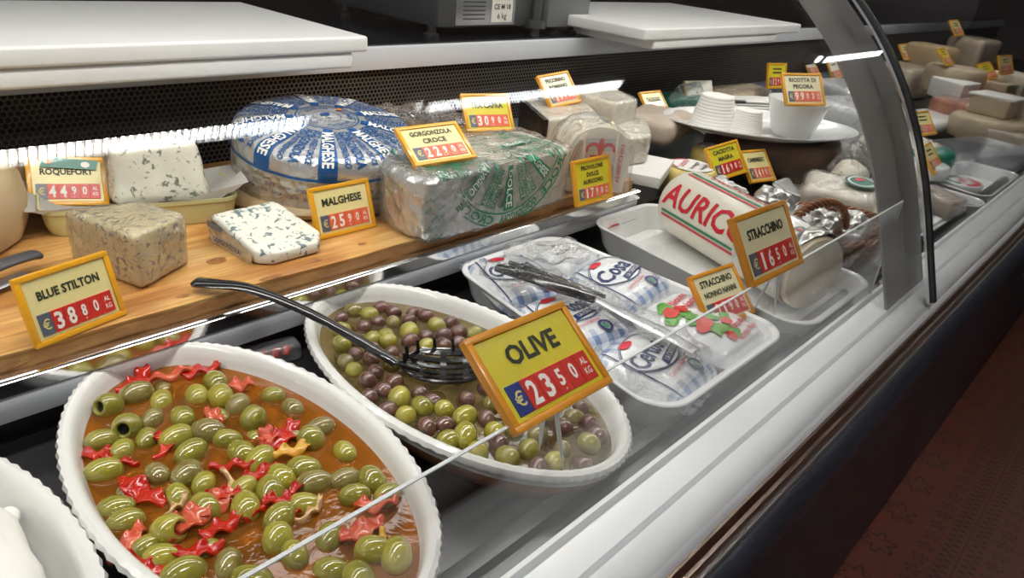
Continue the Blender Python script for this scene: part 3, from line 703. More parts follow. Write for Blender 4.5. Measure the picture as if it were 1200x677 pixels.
while tries < 900:
    tries += 1; x = .236+rnd.uniform(-.1, .1); y = .495+rnd.uniform(-.2, .2)
    if inside(x, y, (.236, .495), .037) and all((x-a)**2+(y-b)**2 > .021**2 for a, b in pts):
        pts.append((x, y)); put_olive(G[rnd.randrange(4)], x, y, .030+rnd.uniform(-.003, .004), rnd.uniform(0, 6.3), rnd.uniform(-.2, .2), rnd.uniform(.8, .95), 'green olive sunk below the brine at '+quad(x, y, .236)+' of the red dish', 'sunk green olives, '+quad(x, y, .236))

# pepper strips
def strip_mesh(L, W, curl, wob, m, seed, folds=1.2):
    r = random.Random(seed); bm = bmesh.new(); n = 22; g = []; a = 0; x = y = 0; px = []
    for i in range(n+1):
        t = i/n-.5; px.append((x, y, a)); a += curl/n+.5*r.uniform(-wob, wob); x += math.cos(a)*L/n; y += math.sin(a)*L/n
    mx = sum(p[0] for p in px)/len(px); my = sum(p[1] for p in px)/len(px)
    up, dn = [], []
    for i, (x, y, a) in enumerate(px):
        s = math.sin(PI*(i+.6)/(n+1.2))**.5; w_ = W*s*(1+.16*math.sin(i*.8+seed*2)); row = []
        for j in range(6):
            v = j/5-.5; zz = .0020*math.sin(i*folds*.5+seed)+.0045*(v*v*4-.3)*math.sin(i*.55+seed)
            row.append(Vector((x-mx-math.sin(a)*w_*v, y-my+math.cos(a)*w_*v, zz)))
        up.append([bm.verts.new(p+Vector((0, 0, .0020))) for p in row]); dn.append([bm.verts.new(p-Vector((0, 0, .0020))) for p in row])
    for i in range(n):
        for j in range(5):
            bm.faces.new((up[i][j], up[i+1][j], up[i+1][j+1], up[i][j+1])); bm.faces.new((dn[i][j], dn[i][j+1], dn[i+1][j+1], dn[i+1][j]))
        bm.faces.new((up[i][0], dn[i][0], dn[i+1][0], up[i+1][0])); bm.faces.new((up[i][5], up[i+1][5], dn[i+1][5], dn[i][5]))
    for i in (0, n):
        for j in range(5): bm.faces.new((up[i][j], up[i][j+1], dn[i][j+1], dn[i][j]))
    bmesh.ops.recalc_face_normals(bm, faces=bm.faces[:]); me = bpy.data.meshes.new('pepper_strip'); bm.to_mesh(me); bm.free()
    me.materials.append(m)
    for p in me.polygons: p.use_smooth = True
    return me
PEP = [(0.198, 0.572, -25, 0.04, 0.012, 3.2, 'pepper'), (0.161, 0.525, -75, 0.055, 0.022, 0.3, 'pepper'), (0.198, 0.473, -35, 0.04, 0.024, 1, 'pepper_pink'), (0.181, 0.471, 15, 0.05, 0.022, 0.8, 'pepper_pink'), (0.21, 0.479, -15, 0.03, 0.016, 0.5, 'pepper'), (0.289, 0.517, -5, 0.045, 0.024, 1, 'pepper'), (0.274, 0.52, 35, 0.03, 0.018, 1, 'pepper_pink'), (0.283, 0.49, -35, 0.04, 0.014, 0.6, 'pepper_yellow'), (0.27, 0.453, 15, 0.055, 0.01, 0.7, 'pepper'), (0.247, 0.483, -10, 0.035, 0.012, 0.4, 'pepper'), (0.232, 0.505, -35, 0.04, 0.012, 0.3, 'pepper'), (0.208, 0.475, -45, 0.03, 0.018, 0.6, 'pepper'), (0.191, 0.446, -25, 0.035, 0.018, 0.4, 'pepper'), (0.224, 0.444, 5, 0.035, 0.01, 0.6, 'pepper'), (0.241, 0.441, -45, 0.03, 0.014, 0.6, 'pepper'), (0.3, 0.384, -65, 0.04, 0.016, 1.2, 'pepper_pink'), (0.275, 0.369, -25, 0.045, 0.022, 1, 'pepper_pink'), (0.277, 0.347, 25, 0.03, 0.01, 0.3, 'pepper_yellow'), (0.281, 0.665, -30, 0.042, 0.018, 0.7, 'pepper'), (0.222, 0.689, -15, 0.05, 0.018, 1.6, 'pepper'), (0.151, 0.597, -45, 0.035, 0.012, 0.5, 'pepper'), (0.161, 0.575, -85, 0.04, 0.008, 0.8, 'pepper'), (0.13, 0.474, 15, 0.05, 0.016, 0.8, 'pepper_pink'), (0.13, 0.442, -75, 0.04, 0.018, 0.6, 'pepper'), (0.216, 0.485, -15, 0.05, 0.006, 2.2, 'onion'), (0.255, 0.585, -95, 0.035, 0.014, 0.6, 'pepper_pink'), (0.299, 0.616, -45, 0.03, 0.018, 0.3, 'pepper_pink'), (0.253, 0.675, -25, 0.05, 0.014, 0.6, 'pepper_pink'), (0.24, 0.423, -5, 0.03, 0.012, 0.5, 'pepper'), (0.166, 0.433, -35, 0.04, 0.016, 0.6, 'pepper'), (0.162, 0.465, 35, 0.03, 0.014, 0.6, 'pepper_pink'), (0.254, 0.412, -35, 0.035, 0.006, 1.5, 'onion'), (0.177, 0.491, -5, 0.028, 0.006, 0.5, 'onion')]
PL = {'pepper': ('red pepper strip lying among the green olives', 'red pepper strips in the brine'), 'pepper_pink': ('pale pinkish pepper piece lying among the green olives', 'pink pepper pieces in the brine'),
      'pepper_yellow': ('yellow pepper sliver lying among the green olives', 'yellow pepper slivers in the brine'), 'onion': ('pale translucent onion strip lying among the green olives', 'onion strips in the brine')}
for q, (x, y, a, L, W, cl, mn) in enumerate(PEP):
    me = strip_mesh(L, W, cl, .12, M[mn], q+3)
    o = bpy.data.objects.new('pepper_strip' if mn != 'onion' else 'onion_strip', me); COL.objects.link(o)
    sd_ = o.modifiers.new('smooth', 'SUBSURF'); sd_.levels = 1; sd_.render_levels = 1
    o.location = (x, y, .0435+.001*(q % 4)); o.rotation_euler = (rnd.uniform(-.15, .15), rnd.uniform(-.15, .15), math.radians(a)); tag(o, PL[mn][0].replace('lying ', '')+', '+quad(x, y, .236)+' of the dish', 'pepper' if mn != 'onion' else 'onion', PL[mn][1]+', '+quad(x, y, .236))

# second dish: smaller purple and green olives
S2 = [(olive_mesh(.023, .0100, False, 11, M['olive_purple']), 'olive_purple'), (olive_mesh(.022, .0098, False, 12, M['olive_brown']), 'olive_brown'),
      (olive_mesh(.026, .0112, False, 13, M['olive_a']), 'g'), (olive_mesh(.022, .0108, False, 14, M['olive_b']), 'y'), (olive_mesh(.032, .0125, False, 15, M['olive_b']), 'y'), (olive_mesh(.024, .0105, False, 16, M['olive_c']), 'g')]
NAMES2 = {'olive_purple': ('dark purple olive in the terracotta dish', 'dark purple olives', 'purple_olive'), 'olive_brown': ('mauve brown olive in the terracotta dish', 'mauve brown olives', 'brown_olive'),
          'g': ('dull green olive in the terracotta dish', 'dull green olives', 'green_olive'), 'y': ('bright yellow green olive in the terracotta dish', 'yellow green olives', 'yellow_green_olive')}
pts2 = []
def olive2(k, x, y, z, s=1):
    me, key = S2[k]; lb_, gr, nm = NAMES2[key]
    put_olive(me, x, y, z, rnd.uniform(0, 6.3), rnd.uniform(-.2, .2), s, lb_+(' lying at the surface' if z > .039 else ' sunk under the brine'), gr+(' at the surface' if z > .039 else ' under the brine'), nm)
FIX2 = [(0.531, 0.651, 0), (0.556, 0.615, 0), (0.451, 0.652, 2), (0.514, 0.598, 4), (0.478, 0.594, 3), (0.542, 0.52, 3), (0.508, 0.558, 3), (0.431, 0.622, 2), (0.439, 0.575, 1), (0.426, 0.551, 1), (0.416, 0.496, 4), (0.391, 0.516, 1), (0.425, 0.469, 2), (0.448, 0.428, 4), (0.44, 0.452, 3), (0.426, 0.404, 4), (0.405, 0.439, 0), (0.408, 0.41, 2), (0.454, 0.39, 3), (0.435, 0.354, 2), (0.419, 0.379, 3), (0.523, 0.38, 4), (0.542, 0.336, 1), (0.531, 0.317, 1), (0.514, 0.349, 1), (0.461, 0.349, 2), (0.466, 0.32, 3), (0.473, 0.383, 2), (0.513, 0.314, 2), (0.552, 0.59, 2), (0.542, 0.566, 1), (0.409, 0.543, 1), (0.462, 0.41, 1), (0.443, 0.373, 0)]
for x, y, k in FIX2: pts2.append((x, y, .024)); olive2(k, x, y, .0425+rnd.uniform(-.001, .002))
tries = 0
while tries < 9000 and len(pts2) < 165:
    tries += 1; x = .491+rnd.uniform(-.11, .11); y = .492+rnd.uniform(-.21, .21)
    k = rnd.choice((0, 0, 1, 1, 1, 2, 2, 3, 5, 5)); dmin = .0192
    if inside(x, y, (.491, .492), .033) and all((x-a)**2+(y-b)**2 > dmin**2 for a, b, c in pts2) and not (abs((x-.49)*.72-(y-.505)*.0) < .030 and abs(y-.500) < .045):
        pts2.append((x, y, 0)); olive2(k, x, y, .0405+rnd.uniform(-.003, .003), rnd.uniform(.85, 1.05))
tries = 0; pts3 = []
while tries < 3000:
    tries += 1; x = .491+rnd.uniform(-.11, .11); y = .492+rnd.uniform(-.21, .21)
    if inside(x, y, (.491, .492), .040) and all((x-a)**2+(y-b)**2 > .030**2 for a, b in pts3):
        pts3.append((x, y)); olive2(rnd.choice((0, 1, 2, 5)), x, y, .026, .9)

# slotted serving spoon
SP = thing('serving_spoon', 'black plastic slotted spoon resting in the dish of mixed olives', 'spoon', (.45, .52, .05))
def L_(p): return Vector(p)-Vector((.45, .52, .05))
bm = bmesh.new(); hp = spline([L_(p) for p in ((.316, .742, .1105), (.330, .722, .112), (.355, .690, .112), (.385, .640, .100), (.412, .590, .082), (.432, .552, .066), (.442, .536, .057))], 6)
rr = [(.0075+.0040*max(0, 1-i/16), .0042) for i in range(len(hp))]; rr[0] = (.007, .002)
tube(bm, hp, rr, 10); obj('handle', bm, M['black_plastic'], SP)
bm = bmesh.new()
e = Vector((.60, -.55, 0)).normalized(); s_ = Vector((.55, .60, 0)).normalized(); c0 = L_((.490, .508, .045))
def sp(u, v, dz=0):  # u along the head, v across; shallow bowl
    r2 = (u/.048)**2+(v/.036)**2
    return c0+e*u+s_*v+Vector((0, 0, .0075*(r2-.55)+dz))
def slab(u0, u1, v0, v1, n=8):
    for dz in (0, .0018):
        pass
    g = []
    for i in range(n+1):
        u = u0+(u1-u0)*i/n; row = []
        for v in (v0, v1):
            for dz in (0, .002): row.append(bm.verts.new(sp(u, v, dz)))
        g.append(row)
    for i in range(n):
        a, b = g[i], g[i+1]
        for q, r in ((0, 1), (1, 3), (3, 2), (2, 0)): bm.faces.new((a[q], a[r], b[r], b[q]))
    bm.faces.new((g[0][0], g[0][1], g[0][3], g[0][2])); bm.faces.new((g[-1][0], g[-1][1], g[-1][3], g[-1][2]))
for v0, v1, L in ((-.034, -.026, .026), (-.021, -.014, .040), (-.009, -.003, .046), (.003, .009, .046), (.014, .021, .040), (.026, .034, .026)): slab(-L, L, v0, v1)
for u0 in (-.030, -.004, .022):
    n = 10; g = []
    for i in range(n+1):
        v = -.030+.060*i/n; g.append([bm.verts.new(sp(u0+du, v, dz)) for du, dz in ((0, .0004), (0, .0024), (.007, .0024), (.007, .0004))])
    for i in range(n):
        for q in range(4): bm.faces.new((g[i][q], g[i][(q+1) % 4], g[i+1][(q+1) % 4], g[i+1][q]))
rim = [sp(.047*math.cos(2*PI*k/36), .035*math.sin(2*PI*k/36), .001) for k in range(37)]
tube(bm, rim, .0022, 8, caps=False)
obj('slotted_head', bm, M['black_plastic'], SP)
for k in range(7):
    a = 2*PI*(k/7)*.55+.35; bm = bmesh.new(); p = sp(.045*math.cos(a), .034*math.sin(a), .001); tube(bm, [p, p+Vector((0, 0, .008)), p+Vector((-.001, .001, .017))], [.0024, .0022, .0018], 8); obj('tooth', bm, M['black_plastic'], SP)
bm = bmesh.new(); tube(bm, [hp[-2], sp(-.046, 0, .004)-s_*.004, sp(-.030, 0, .003)], [(.0055, .003), (.009, .003), (.012, .0025)], 10); obj('neck', bm, M['black_plastic'], SP)

# pale cheese in the corner dish
bm = bmesh.new(); bmesh.ops.create_icosphere(bm, subdivisions=4, radius=1)
for v in bm.verts: v.co = Vector((v.co.x*.082, v.co.y*.135, v.co.z*.038+.038))
rough_up(bm, .006, 22, 4); obj_ = obj('soft_cheese', bm, M['cheese_fresh'], loc=(-.008, .51, .0125)); tag(obj_, 'large pale lump of soft cheese in the bottom left dish', 'cheese')
bm = bmesh.new(); bmesh.ops.create_icosphere(bm, subdivisions=3, radius=1)
for v in bm.verts: v.co = Vector((v.co.x*.007, v.co.y*.010, v.co.z*.006))
o = obj('cheese_crumb', bm, M['cheese_fresh'], loc=(.074, .560, .045)); tag(o, 'small crumb beside the pale cheese in the corner dish', 'cheese')

# ------------------------------------------------------------------ rectangular trays
def rounded_quad(c, r, n=8):
    out = []; m = len(c)
    for i in range(m):
        p, a, b = Vector(c[i]), Vector(c[i-1]), Vector(c[(i+1) % m]); d1 = (a-p).normalized(); d2 = (b-p).normalized()
        h = (d1+d2).normalized(); ang = d1.angle(d2); cc = p+h*(r/math.sin(ang/2)); t1 = p+d1*(r/math.tan(ang/2)); t2 = p+d2*(r/math.tan(ang/2))
        a0 = math.atan2(t1.y-cc.y, t1.x-cc.x); a1 = math.atan2(t2.y-cc.y, t2.x-cc.x); da = (a1-a0+PI) % (2*PI)-PI
        out += [(cc.x+r*math.cos(a0+da*k/n), cc.y+r*math.sin(a0+da*k/n)) for k in range(n+1)]
    return out
def tray(label, corners, h=.055, r=.045, m='white_porcelain', z0=0, slope=.018, lip=.009, group='white rectangular trays', name='serving_tray'):
    cx = sum(c[0] for c in corners)/4; cy = sum(c[1] for c in corners)/4; base = rounded_quad([(x-cx, y-cy) for x, y in corners], r)
    t = thing(name, label, 'tray', (cx, cy, z0), (0, 0, 0), group)
    def ring(bm, d, z):
        r_ = []
        for x, y in base:
            l = math.hypot(x, y); k = 1-d/l*1.25; r_.append(bm.verts.new((x*k, y*k, z)))
        return r_
    bm = bmesh.new(); n = len(base)
    rows = [ring(bm, slope+.016, 0.0005), ring(bm, slope+.006, .003), ring(bm, slope*.75, h*.35), ring(bm, lip*.8, h*.80), ring(bm, .001, h*.93), ring(bm, 0, h*.97), ring(bm, .0012, h), ring(bm, lip*.6, h), ring(bm, lip, h*.965), ring(bm, slope*.75+.004, h*.55), ring(bm, slope+.006, h*.22), ring(bm, slope+.016, .008), ring(bm, slope+.03, .006)]
    bm.faces.new(rows[0][::-1])
    for i in range(len(rows)-1):
        for k in range(n): bm.faces.new((rows[i][k], rows[i][(k+1) % n], rows[i+1][(k+1) % n], rows[i+1][k]))
    bm.faces.new(rows[-1]); obj('tray_body', bm, M[m], t); return t
T1 = tray('white porcelain tray filled with blue checked soft cheese packs', [(.598, .278), (.915, .278), (.905, .692), (.672, .692)])
T2 = tray('white porcelain tray holding the big printed cheese log', [(.925, .262), (1.205, .262), (1.205, .695), (1.000, .695)])
def tray_logo(t, wx, wy, wz):
    f = lambda u, v: Vector((wx-t.location.x+u, wy-t.location.y-v*.35, wz+v*.93))
    bm = bmesh.new(); put_oval(bm, 0, 0, .018, .0065, f); lg = decal('tray_logo', bm, M['red_ink'], t)
    f2 = lambda u, v: f(u, v)+Vector((0, -.0008, .0003)); bm = bmesh.new(); put_text(bm, 'Bendella', f2, 0, 0, wd=.028, bold=.01); decal('logo_text', bm, M['white_ink'], lg)
    bm = bmesh.new(); put_text(bm, 'la freschezza italiana', f2, .048, .001, wd=.05); decal('logo_line', bm, M['slate_plastic'], lg)
tray_logo(T1, .735, .6735, .038); tray_logo(T2, 1.055, .6765, .038)

# ------------------------------------------------------------------ soft cheese packs
def pillow(W, L, H):
    """closed pillow pack, crimped at both Y ends; returns bmesh and the height of its top"""
    def top(u, v):
        a = max(0, 1-abs(2*u/W)**3.2)**.45; b = max(0, 1-abs(2*v/L)**5)**.5
        return H*(.42+.58*a*b) if a*b > 0 else H*.42
    bm = bmesh.new(); nx, ny = 22, 28; T, Bm = [], []
    for i in range(nx+1):
        u = W*(i/nx-.5); T.append([]); Bm.append([])
        for j in range(ny+1):
            v = L*(j/ny-.5); s = 1-.10*abs(2*v/L)**4; edge = i in (0, nx) or j in (0, ny)
            vt = bm.verts.new((u*s, v, top(u, v)+(0 if edge else .0016*noise.noise(Vector((u*70, v*70, W*99)))))); T[-1].append(vt)
            a = max(0, 1-abs(2*u/W)**4)**.5*max(0, 1-abs(2*v/L)**6)**.5
            Bm[-1].append(vt if edge else bm.verts.new((u*s, v, H*.42*(1-a))))
    for i in range(nx):
        for j in range(ny):
            bm.faces.new((T[i][j], T[i+1][j], T[i+1][j+1], T[i][j+1])); bm.faces.new((Bm[i][j], Bm[i][j+1], Bm[i+1][j+1], Bm[i+1][j]))
    def f(u, v, o=.0016): return Vector((u*(1-.10*abs(2*v/L)**4), v, top(u, v)+.0016*noise.noise(Vector((u*70, v*70, W*99)))+o))
    return bm, f
def fin(t, W, y, z, d, m):
    bm = bmesh.new(); n = 16; g = []
    for i in range(n+1):
        x = W*.9*(i/n-.5); zz = z+.003*math.sin(i*2.1+y*50); g.append([bm.verts.new((x, y, zz)), bm.verts.new((x*1.04, y+d*.6, zz+.003)), bm.verts.new((x*1.06, y+d, zz+.006+.003*math.sin(i*1.3)))])
    for i in range(n):
        for j in range(2): bm.faces.new((g[i][j], g[i+1][j], g[i+1][j+1], g[i][j+1]))
    r = bmesh.ops.solidify(bm, geom=bm.faces[:], thickness=.0006); obj('crimped_end', bm, m, t)
def certosa(x, y, z, rz, label, tilt=(0, 0), W=.118, L=.128, H=.044, word='Certosa'):
    t = thing('cheese_pack', label, 'cheese pack', (x, y, z), (tilt[0], tilt[1], math.radians(rz)), 'blue checked soft cheese packs')
    bm, f = pillow(W, L, H); obj('wrapper', bm, M['plaid'], t)
    fin(t, W, L/2-.002, H*.42, .012, M['plaid']); fin(t, W, -L/2+.002, H*.42, -.012, M['plaid'])
    f2 = lambda u, v: f(u, v, .0024)
    bm = bmesh.new(); put_oval(bm, -.004, .012, .046, .034, f, 30); decal('print_panel', bm, M['pack_white'], t)
    bm = bmesh.new(); put_ring(bm, -.004, .012, .0445, .046, f2, sy=.74); put_ring(bm, -.004, .012, .0475, .0483, f2, sy=.74)
    put_text(bm, word, f2, -.008, .012, wd=.074, ht=.028, bold=.025, ang=.12, maxlen=.01)
    for s in (-1, 1):
        put_poly(bm, [(s*.050-.0008, -.055), (s*.050+.0008, -.055), (s*.047+.0008, .055), (s*.047-.0008, .055)], f2, .012)
    decal('brand_lettering', bm, M['navy_ink'], t)
    bm = bmesh.new(); put_oval(bm, -.018, .038, .013, .0055, lambda u, v: f(u, v, .003)); decal('red_oval', bm, M['red_ink'], t)
    bm = bmesh.new(); put_poly(bm, [(-.016, -.020), (.040, -.009), (.042, .002), (-.014, -.008)], f2, .01); rb = decal('ribbon', bm, M['navy_ink'], t)
    bm = bmesh.new(); put_text(bm, 'LA CREMOSA', lambda u, v: f(u, v, .0034), .014, -.0085, wd=.046, ht=.0065, ang=.2); decal('ribbon_text', bm, M['white_ink'], rb)
    bm = bmesh.new(); put_text(bm, 'Cremosa Italiana', f2, -.010, -.029, wd=.05, ht=.0065, ang=.1, maxlen=.01); decal('red_line', bm, M['red_ink'], t)
    bm = bmesh.new(); put_ring(bm, .014, -.042, .007, .011, f2); sl = decal('seal_ring', bm, M['navy_ink'], t)
    bm = bmesh.new(); put_oval(bm, .014, -.042, .005, .005, f2, 16); decal('seal_green', bm, M['green_ink'], sl)
    bm = bmesh.new()
    for q in (-.038, -.042, -.046): put_poly(bm, [(.024, q), (.046, q+.006), (.046, q+.0068), (.024, q+.0008)], f2, .01)
    decal('fine_lines', bm, M['navy_ink'], t)
    return t
certosa(.722, .610, .022, -14, 'blue checked soft cheese pack at the back left of the tray, under the tongs', (.10, .05))
certosa(.697, .483, .020, -10, 'blue checked soft cheese pack in the middle of the left column', (.05, .0))
certosa(.701, .357, .016, 8, 'blue checked soft cheese pack nearest the OLIVE sign at tray front', (.06, .0), W=.122)
certosa(.855, .520, .020, 4, 'blue checked soft cheese pack behind the red and green printed pack', (.05, -.05), word='Cosa')
# white pack at the back
t = thing('cheese_pack', 'plain white cheese pack with small dark print at the tray back', 'cheese pack', (.845, .618, .022), (0, 0, math.radians(6)))
bm, f = pillow(.10, .075, .042); obj('wrapper', bm, M['pack_white'], t); bm = bmesh.new(); put_text(bm, 'ALLEEO', lambda u, v: f(u, v, .002), -.008, .0, wd=.040, ht=.008, ang=-.1, maxlen=.01); decal('print', bm, M['ink'], t)
# red, white and green pack
t = thing('cheese_pack', 'white soft cheese pack printed with tomatoes and green leaves', 'cheese pack', (.835, .372, .018), (.04, 0, math.radians(2)))
bm, f = pillow(.128, .150, .046); obj('wrapper', bm, M['pack_white'], t)
fin(t, .125, .073, .019, .010, M['pack_white']); fin(t, .125, -.073, .019, -.010, M['pack_white'])
f2 = lambda u, v: f(u, v, .0022)
bm = bmesh.new(); put_text(bm, 'Nonno', f2, .008, .046, wd=.052, ht=.013, bold=.02, ang=.15, maxlen=.01); put_text(bm, 'Nanni', f2, .014, .030, wd=.050, ht=.013, bold=.02, ang=.15, maxlen=.01)
put_text(bm, 'Stracchino', f2, .022, -.040, wd=.050, ht=.010, bold=.02, ang=.1, maxlen=.01); put_text(bm, 'Nonno Nanni', f2, .020, -.056, wd=.062, ht=.010, bold=.02, ang=.1, maxlen=.01); decal('red_lettering', bm, M['red_ink'], t)
bm = bmesh.new()
for q, (x, y, s) in enumerate(((-.030, .040, .012), (-.022, .012, .010), (-.032, .000, .010), (-.024, -.030, .013), (.0, -.012, .009), (-.010, -.044, .012), (.020, -.020, .008), (-.044, .022, .010))): blob(bm, x, y, s*1.2, s, q*3.3, f=f2, amp=.8)
decal('leaf_print', bm, M['leaf_ink'], t)
bm = bmesh.new(); f3 = lambda u, v: f(u, v, .0032)
for q, (x, y, s) in enumerate(((-.036, .030, .010), (-.018, .026, .009), (-.022, -.012, .011), (-.036, -.018, .009), (.006, -.030, .008), (-.02, -.052, .008))): blob(bm, x, y, s*1.1, s, q*2.3, f=f3, amp=.3)
decal('tomato_print', bm, M['tomato_ink'], t)
# wrapped tongs lying over the packs
def crumple(bm, amp, sc, seed): rough_up(bm, amp, sc, seed)
t = thing('serving_tongs', 'tongs with a black handle wrapped in clear film across the packs', 'tongs', (.70, .46, .075))
q = lambda p: Vector(p)-Vector((.70, .46, .075))
bm = bmesh.new(); tube(bm, [q(p) for p in ((.668, .602, .088), (.684, .555, .090), (.700, .500, .088), (.712, .465, .085))], [(.008, .005), (.014, .008), (.014, .008), (.010, .006)], 12); obj('black_handle', bm, M['black_plastic'], t)
bm = bmesh.new(); tube(bm, [q(p) for p in ((.690, .600, .091), (.702, .550, .092), (.716, .495, .089), (.726, .46, .086))], [(.003, .003)]*4, 10); obj('handle_rail', bm, M['black_plastic'], t)
bm = bmesh.new(); tube(bm, [q(p) for p in ((.712, .470, .084), (.718, .42, .080), (.724, .37, .077), (.722, .318, .073))], [(.004, .002), (.009, .002), (.012, .002), (.009, .002)], 12); obj('steel_tip', bm, M['steel'], t)
bm = bmesh.new(); n = 30; P = spline([q(p) for p in ((.655, .615, .088), (.685, .55, .091), (.708, .49, .089), (.716, .42, .083), (.720, .35, .078), (.718, .300, .072))], 8)
tube(bm, P, [(.014+.010*math.sin(PI*min(1, (i+1)/len(P))), .011) for i in range(len(P))], 20); dense(bm, .006, 2); crumple(bm, .006, 60, 3); obj('film_wrap', bm, M['wrap_thin'], t)
bm = bmesh.new(); bmesh.ops.create_icosphere(bm, subdivisions=4, radius=1)
for v in bm.verts: v.co = Vector((v.co.x*.060, v.co.y*.032, v.co.z*.012))
crumple(bm, .014, 34, 9); o = obj('plastic_bag', bm, M['wrap_heavy'], loc=(.775, .600, .085), rot=(0, .05, math.radians(-25))); tag(o, 'crumpled clear plastic bag bunched at the back of the pack tray', 'bag')

# ------------------------------------------------------------------ printed cheese log
A0, A1 = Vector((1.205, .640)), Vector((1.085, .330)); ax = (A1-A0).normalized(); LL = (A1-A0).length; RL = .063
LG = thing('cheese_log', 'large cylindrical cheese log printed AURICCHIO with a cut pale face', 'cheese', (A0.x, A0.y, .012+RL), (0, 0, math.atan2(ax.y, ax.x)))
def lg(s, th, o=0):  # s along the log from its back end, th angle from straight up towards the viewer's left side
    r = RL+o; return Vector((s, -math.sin(th)*r, math.cos(th)*r))
def logr(s):
    e_ = .030
    return RL*(math.sqrt(max(0, 1-((e_-s)/e_)**2))*.62+.38 if s < e_ else 1)
bm = bmesh.new(); n = 56; rows = []
for s in [0, .002, .006, .012, .020, .030]+[.03+(LL-.03)*k/14 for k in range(1, 15)]:
    rows.append([bm.verts.new((s, -math.sin(2*PI*k/n)*logr(s), math.cos(2*PI*k/n)*logr(s))) for k in range(n)])
for i in range(len(rows)-1):
    for k in range(n): bm.faces.new((rows[i][k], rows[i][(k+1) % n], rows[i+1][(k+1) % n], rows[i+1][k]))
bm.faces.new(rows[0][::-1]); obj('printed_paper', bm, M['wax_paper'], LG)
bm = bmesh.new(); n = 56
r0 = [bm.verts.new((LL-.02, -math.sin(2*PI*k/n)*(RL-.003), math.cos(2*PI*k/n)*(RL-.003))) for k in range(n)]
r1 = [bm.verts.new((LL+.006, -math.sin(2*PI*k/n)*(RL-.003), math.cos(2*PI*k/n)*(RL-.003))) for k in range(n)]
r2 = [bm.verts.new((LL+.010, -math.sin(2*PI*k/n)*(RL-.006), math.cos(2*PI*k/n)*(RL-.006))) for k in range(n)]
for a, b in ((r0, r1), (r1, r2)):
    for k in range(n): bm.faces.new((a[k], a[(k+1) % n], b[(k+1) % n], b[k]))
bm.faces.new(r2); bm.faces.new(r0[::-1]); obj('cut_face', bm, M['provolone'], LG)
# side of the text: facing the customer (towards negative local y is angle +90deg)
SG = 1 if True else -1
def side(u, v, o=.0012): return lg(u, SG*(TH-v/RL), o)
TH = math.radians(-62) if False else math.radians(62)
put = lambda u, v: side(u, v)
# local -y of the log after rotation points to the camera-left side; flip when it does not
nrm = Vector((-math.sin(LG.rotation_euler.z)*-1, math.cos(LG.rotation_euler.z)*-1))
if nrm.dot(Vector((-1, -.6))) < 0: SG = -1
bm = bmesh.new(); put_text(bm, 'AURICCHIO', put, .185, .0, wd=.31, ht=.044, bold=.02, maxlen=.010); decal('red_lettering', bm, M['red_ink'], LG)
for nm_, m_, vs_ in (('red_stripe', 'red_ink', (.050, -.041)), ('green_stripe', 'green_ink', (.058, -.033))):
    for v_ in vs_:
        bm = bmesh.new(); put_rect(bm, .035, LL-.02, v_-.0022, v_+.0022, put, 10, 1); decal(nm_, bm, M[m_], LG)
for v_, m_ in ((.098, 'red_ink'), (.106, 'green_ink')):
    bm = bmesh.new(); put_rect(bm, .035, LL-.09, v_-.002, v_+.002, put, 10, 1); decal('top_stripe', bm, M[m_], LG)
bm = bmesh.new(); put_text(bm, 'PROVOLONE', put, .17, .078, wd=.20, ht=.014, bold=.02, maxlen=.010); decal('pink_lettering', bm, M['red_ink'], LG)
bm = bmesh.new(); n = 40; g = []
for i in range(15):
    s = LL-.105+.110*i/14; g.append([bm.verts.new(lg(s, 2*PI*(k/n)*.62-2.15 if SG < 0 else 2*PI*(k/n)*.62-1.75, .002+.0012*(i % 2))) for k in range(n)])
for i in range(14):
    for k in range(n-1): bm.faces.new((g[i][k], g[i][k+1], g[i+1][k+1], g[i+1][k]))
rough_up(bm, .003, 60, 2); obj('foil_wrap', bm, M['foil_silver'], LG)
# ------------------------------------------------------------------ cheeses on the board
def blk(name, label, pts, z0, z1, m, cat='cheese', bev=.006, rough=.0015, sc=25, seed=1, group=None, wrap=None, maxl=.016, top=None):
    cx = sum(p[0] for p in pts)/len(pts); cy = sum(p[1] for p in pts)/len(pts)
    t = thing(name, label, cat, (cx, cy, z0), (0, 0, 0), group)
    bm = bmesh.new(); prism(bm, [(x-cx, y-cy) for x, y in pts], 0, z1-z0, bev)
    if rough: bmesh.ops.triangulate(bm, faces=bm.faces[:]); dense(bm, maxl, 6); rough_up(bm, rough, sc, seed)
    for v in bm.verts: v.co.z = max(v.co.z, 0)
    if top: top(bm)
    obj('body', bm, m, t)
    if wrap:
        bm = bmesh.new(); c = 1+.004/max(.02, max(math.hypot(x-cx, y-cy) for x, y in pts))
        prism(bm, [((x-cx)*1.04, (y-cy)*1.04) for x, y in pts], 0.0004, z1-z0+.002, bev*1.3)
        bmesh.ops.triangulate(bm, faces=bm.faces[:]); dense(bm, .010, 7)
        if top: top(bm, .002)
        rough_up(bm, .0028, 48, seed+5); obj('cling_wrap', bm, M[wrap], t)
    return t
ZB = .1005
blk('blue_cheese_block', 'film wrapped block of blue stilton behind the BLUE STILTON sign', [(.270, .770), (.342, .808), (.318, .874), (.238, .884)], ZB, .166, M['stilton'], wrap='wrap', seed=2)
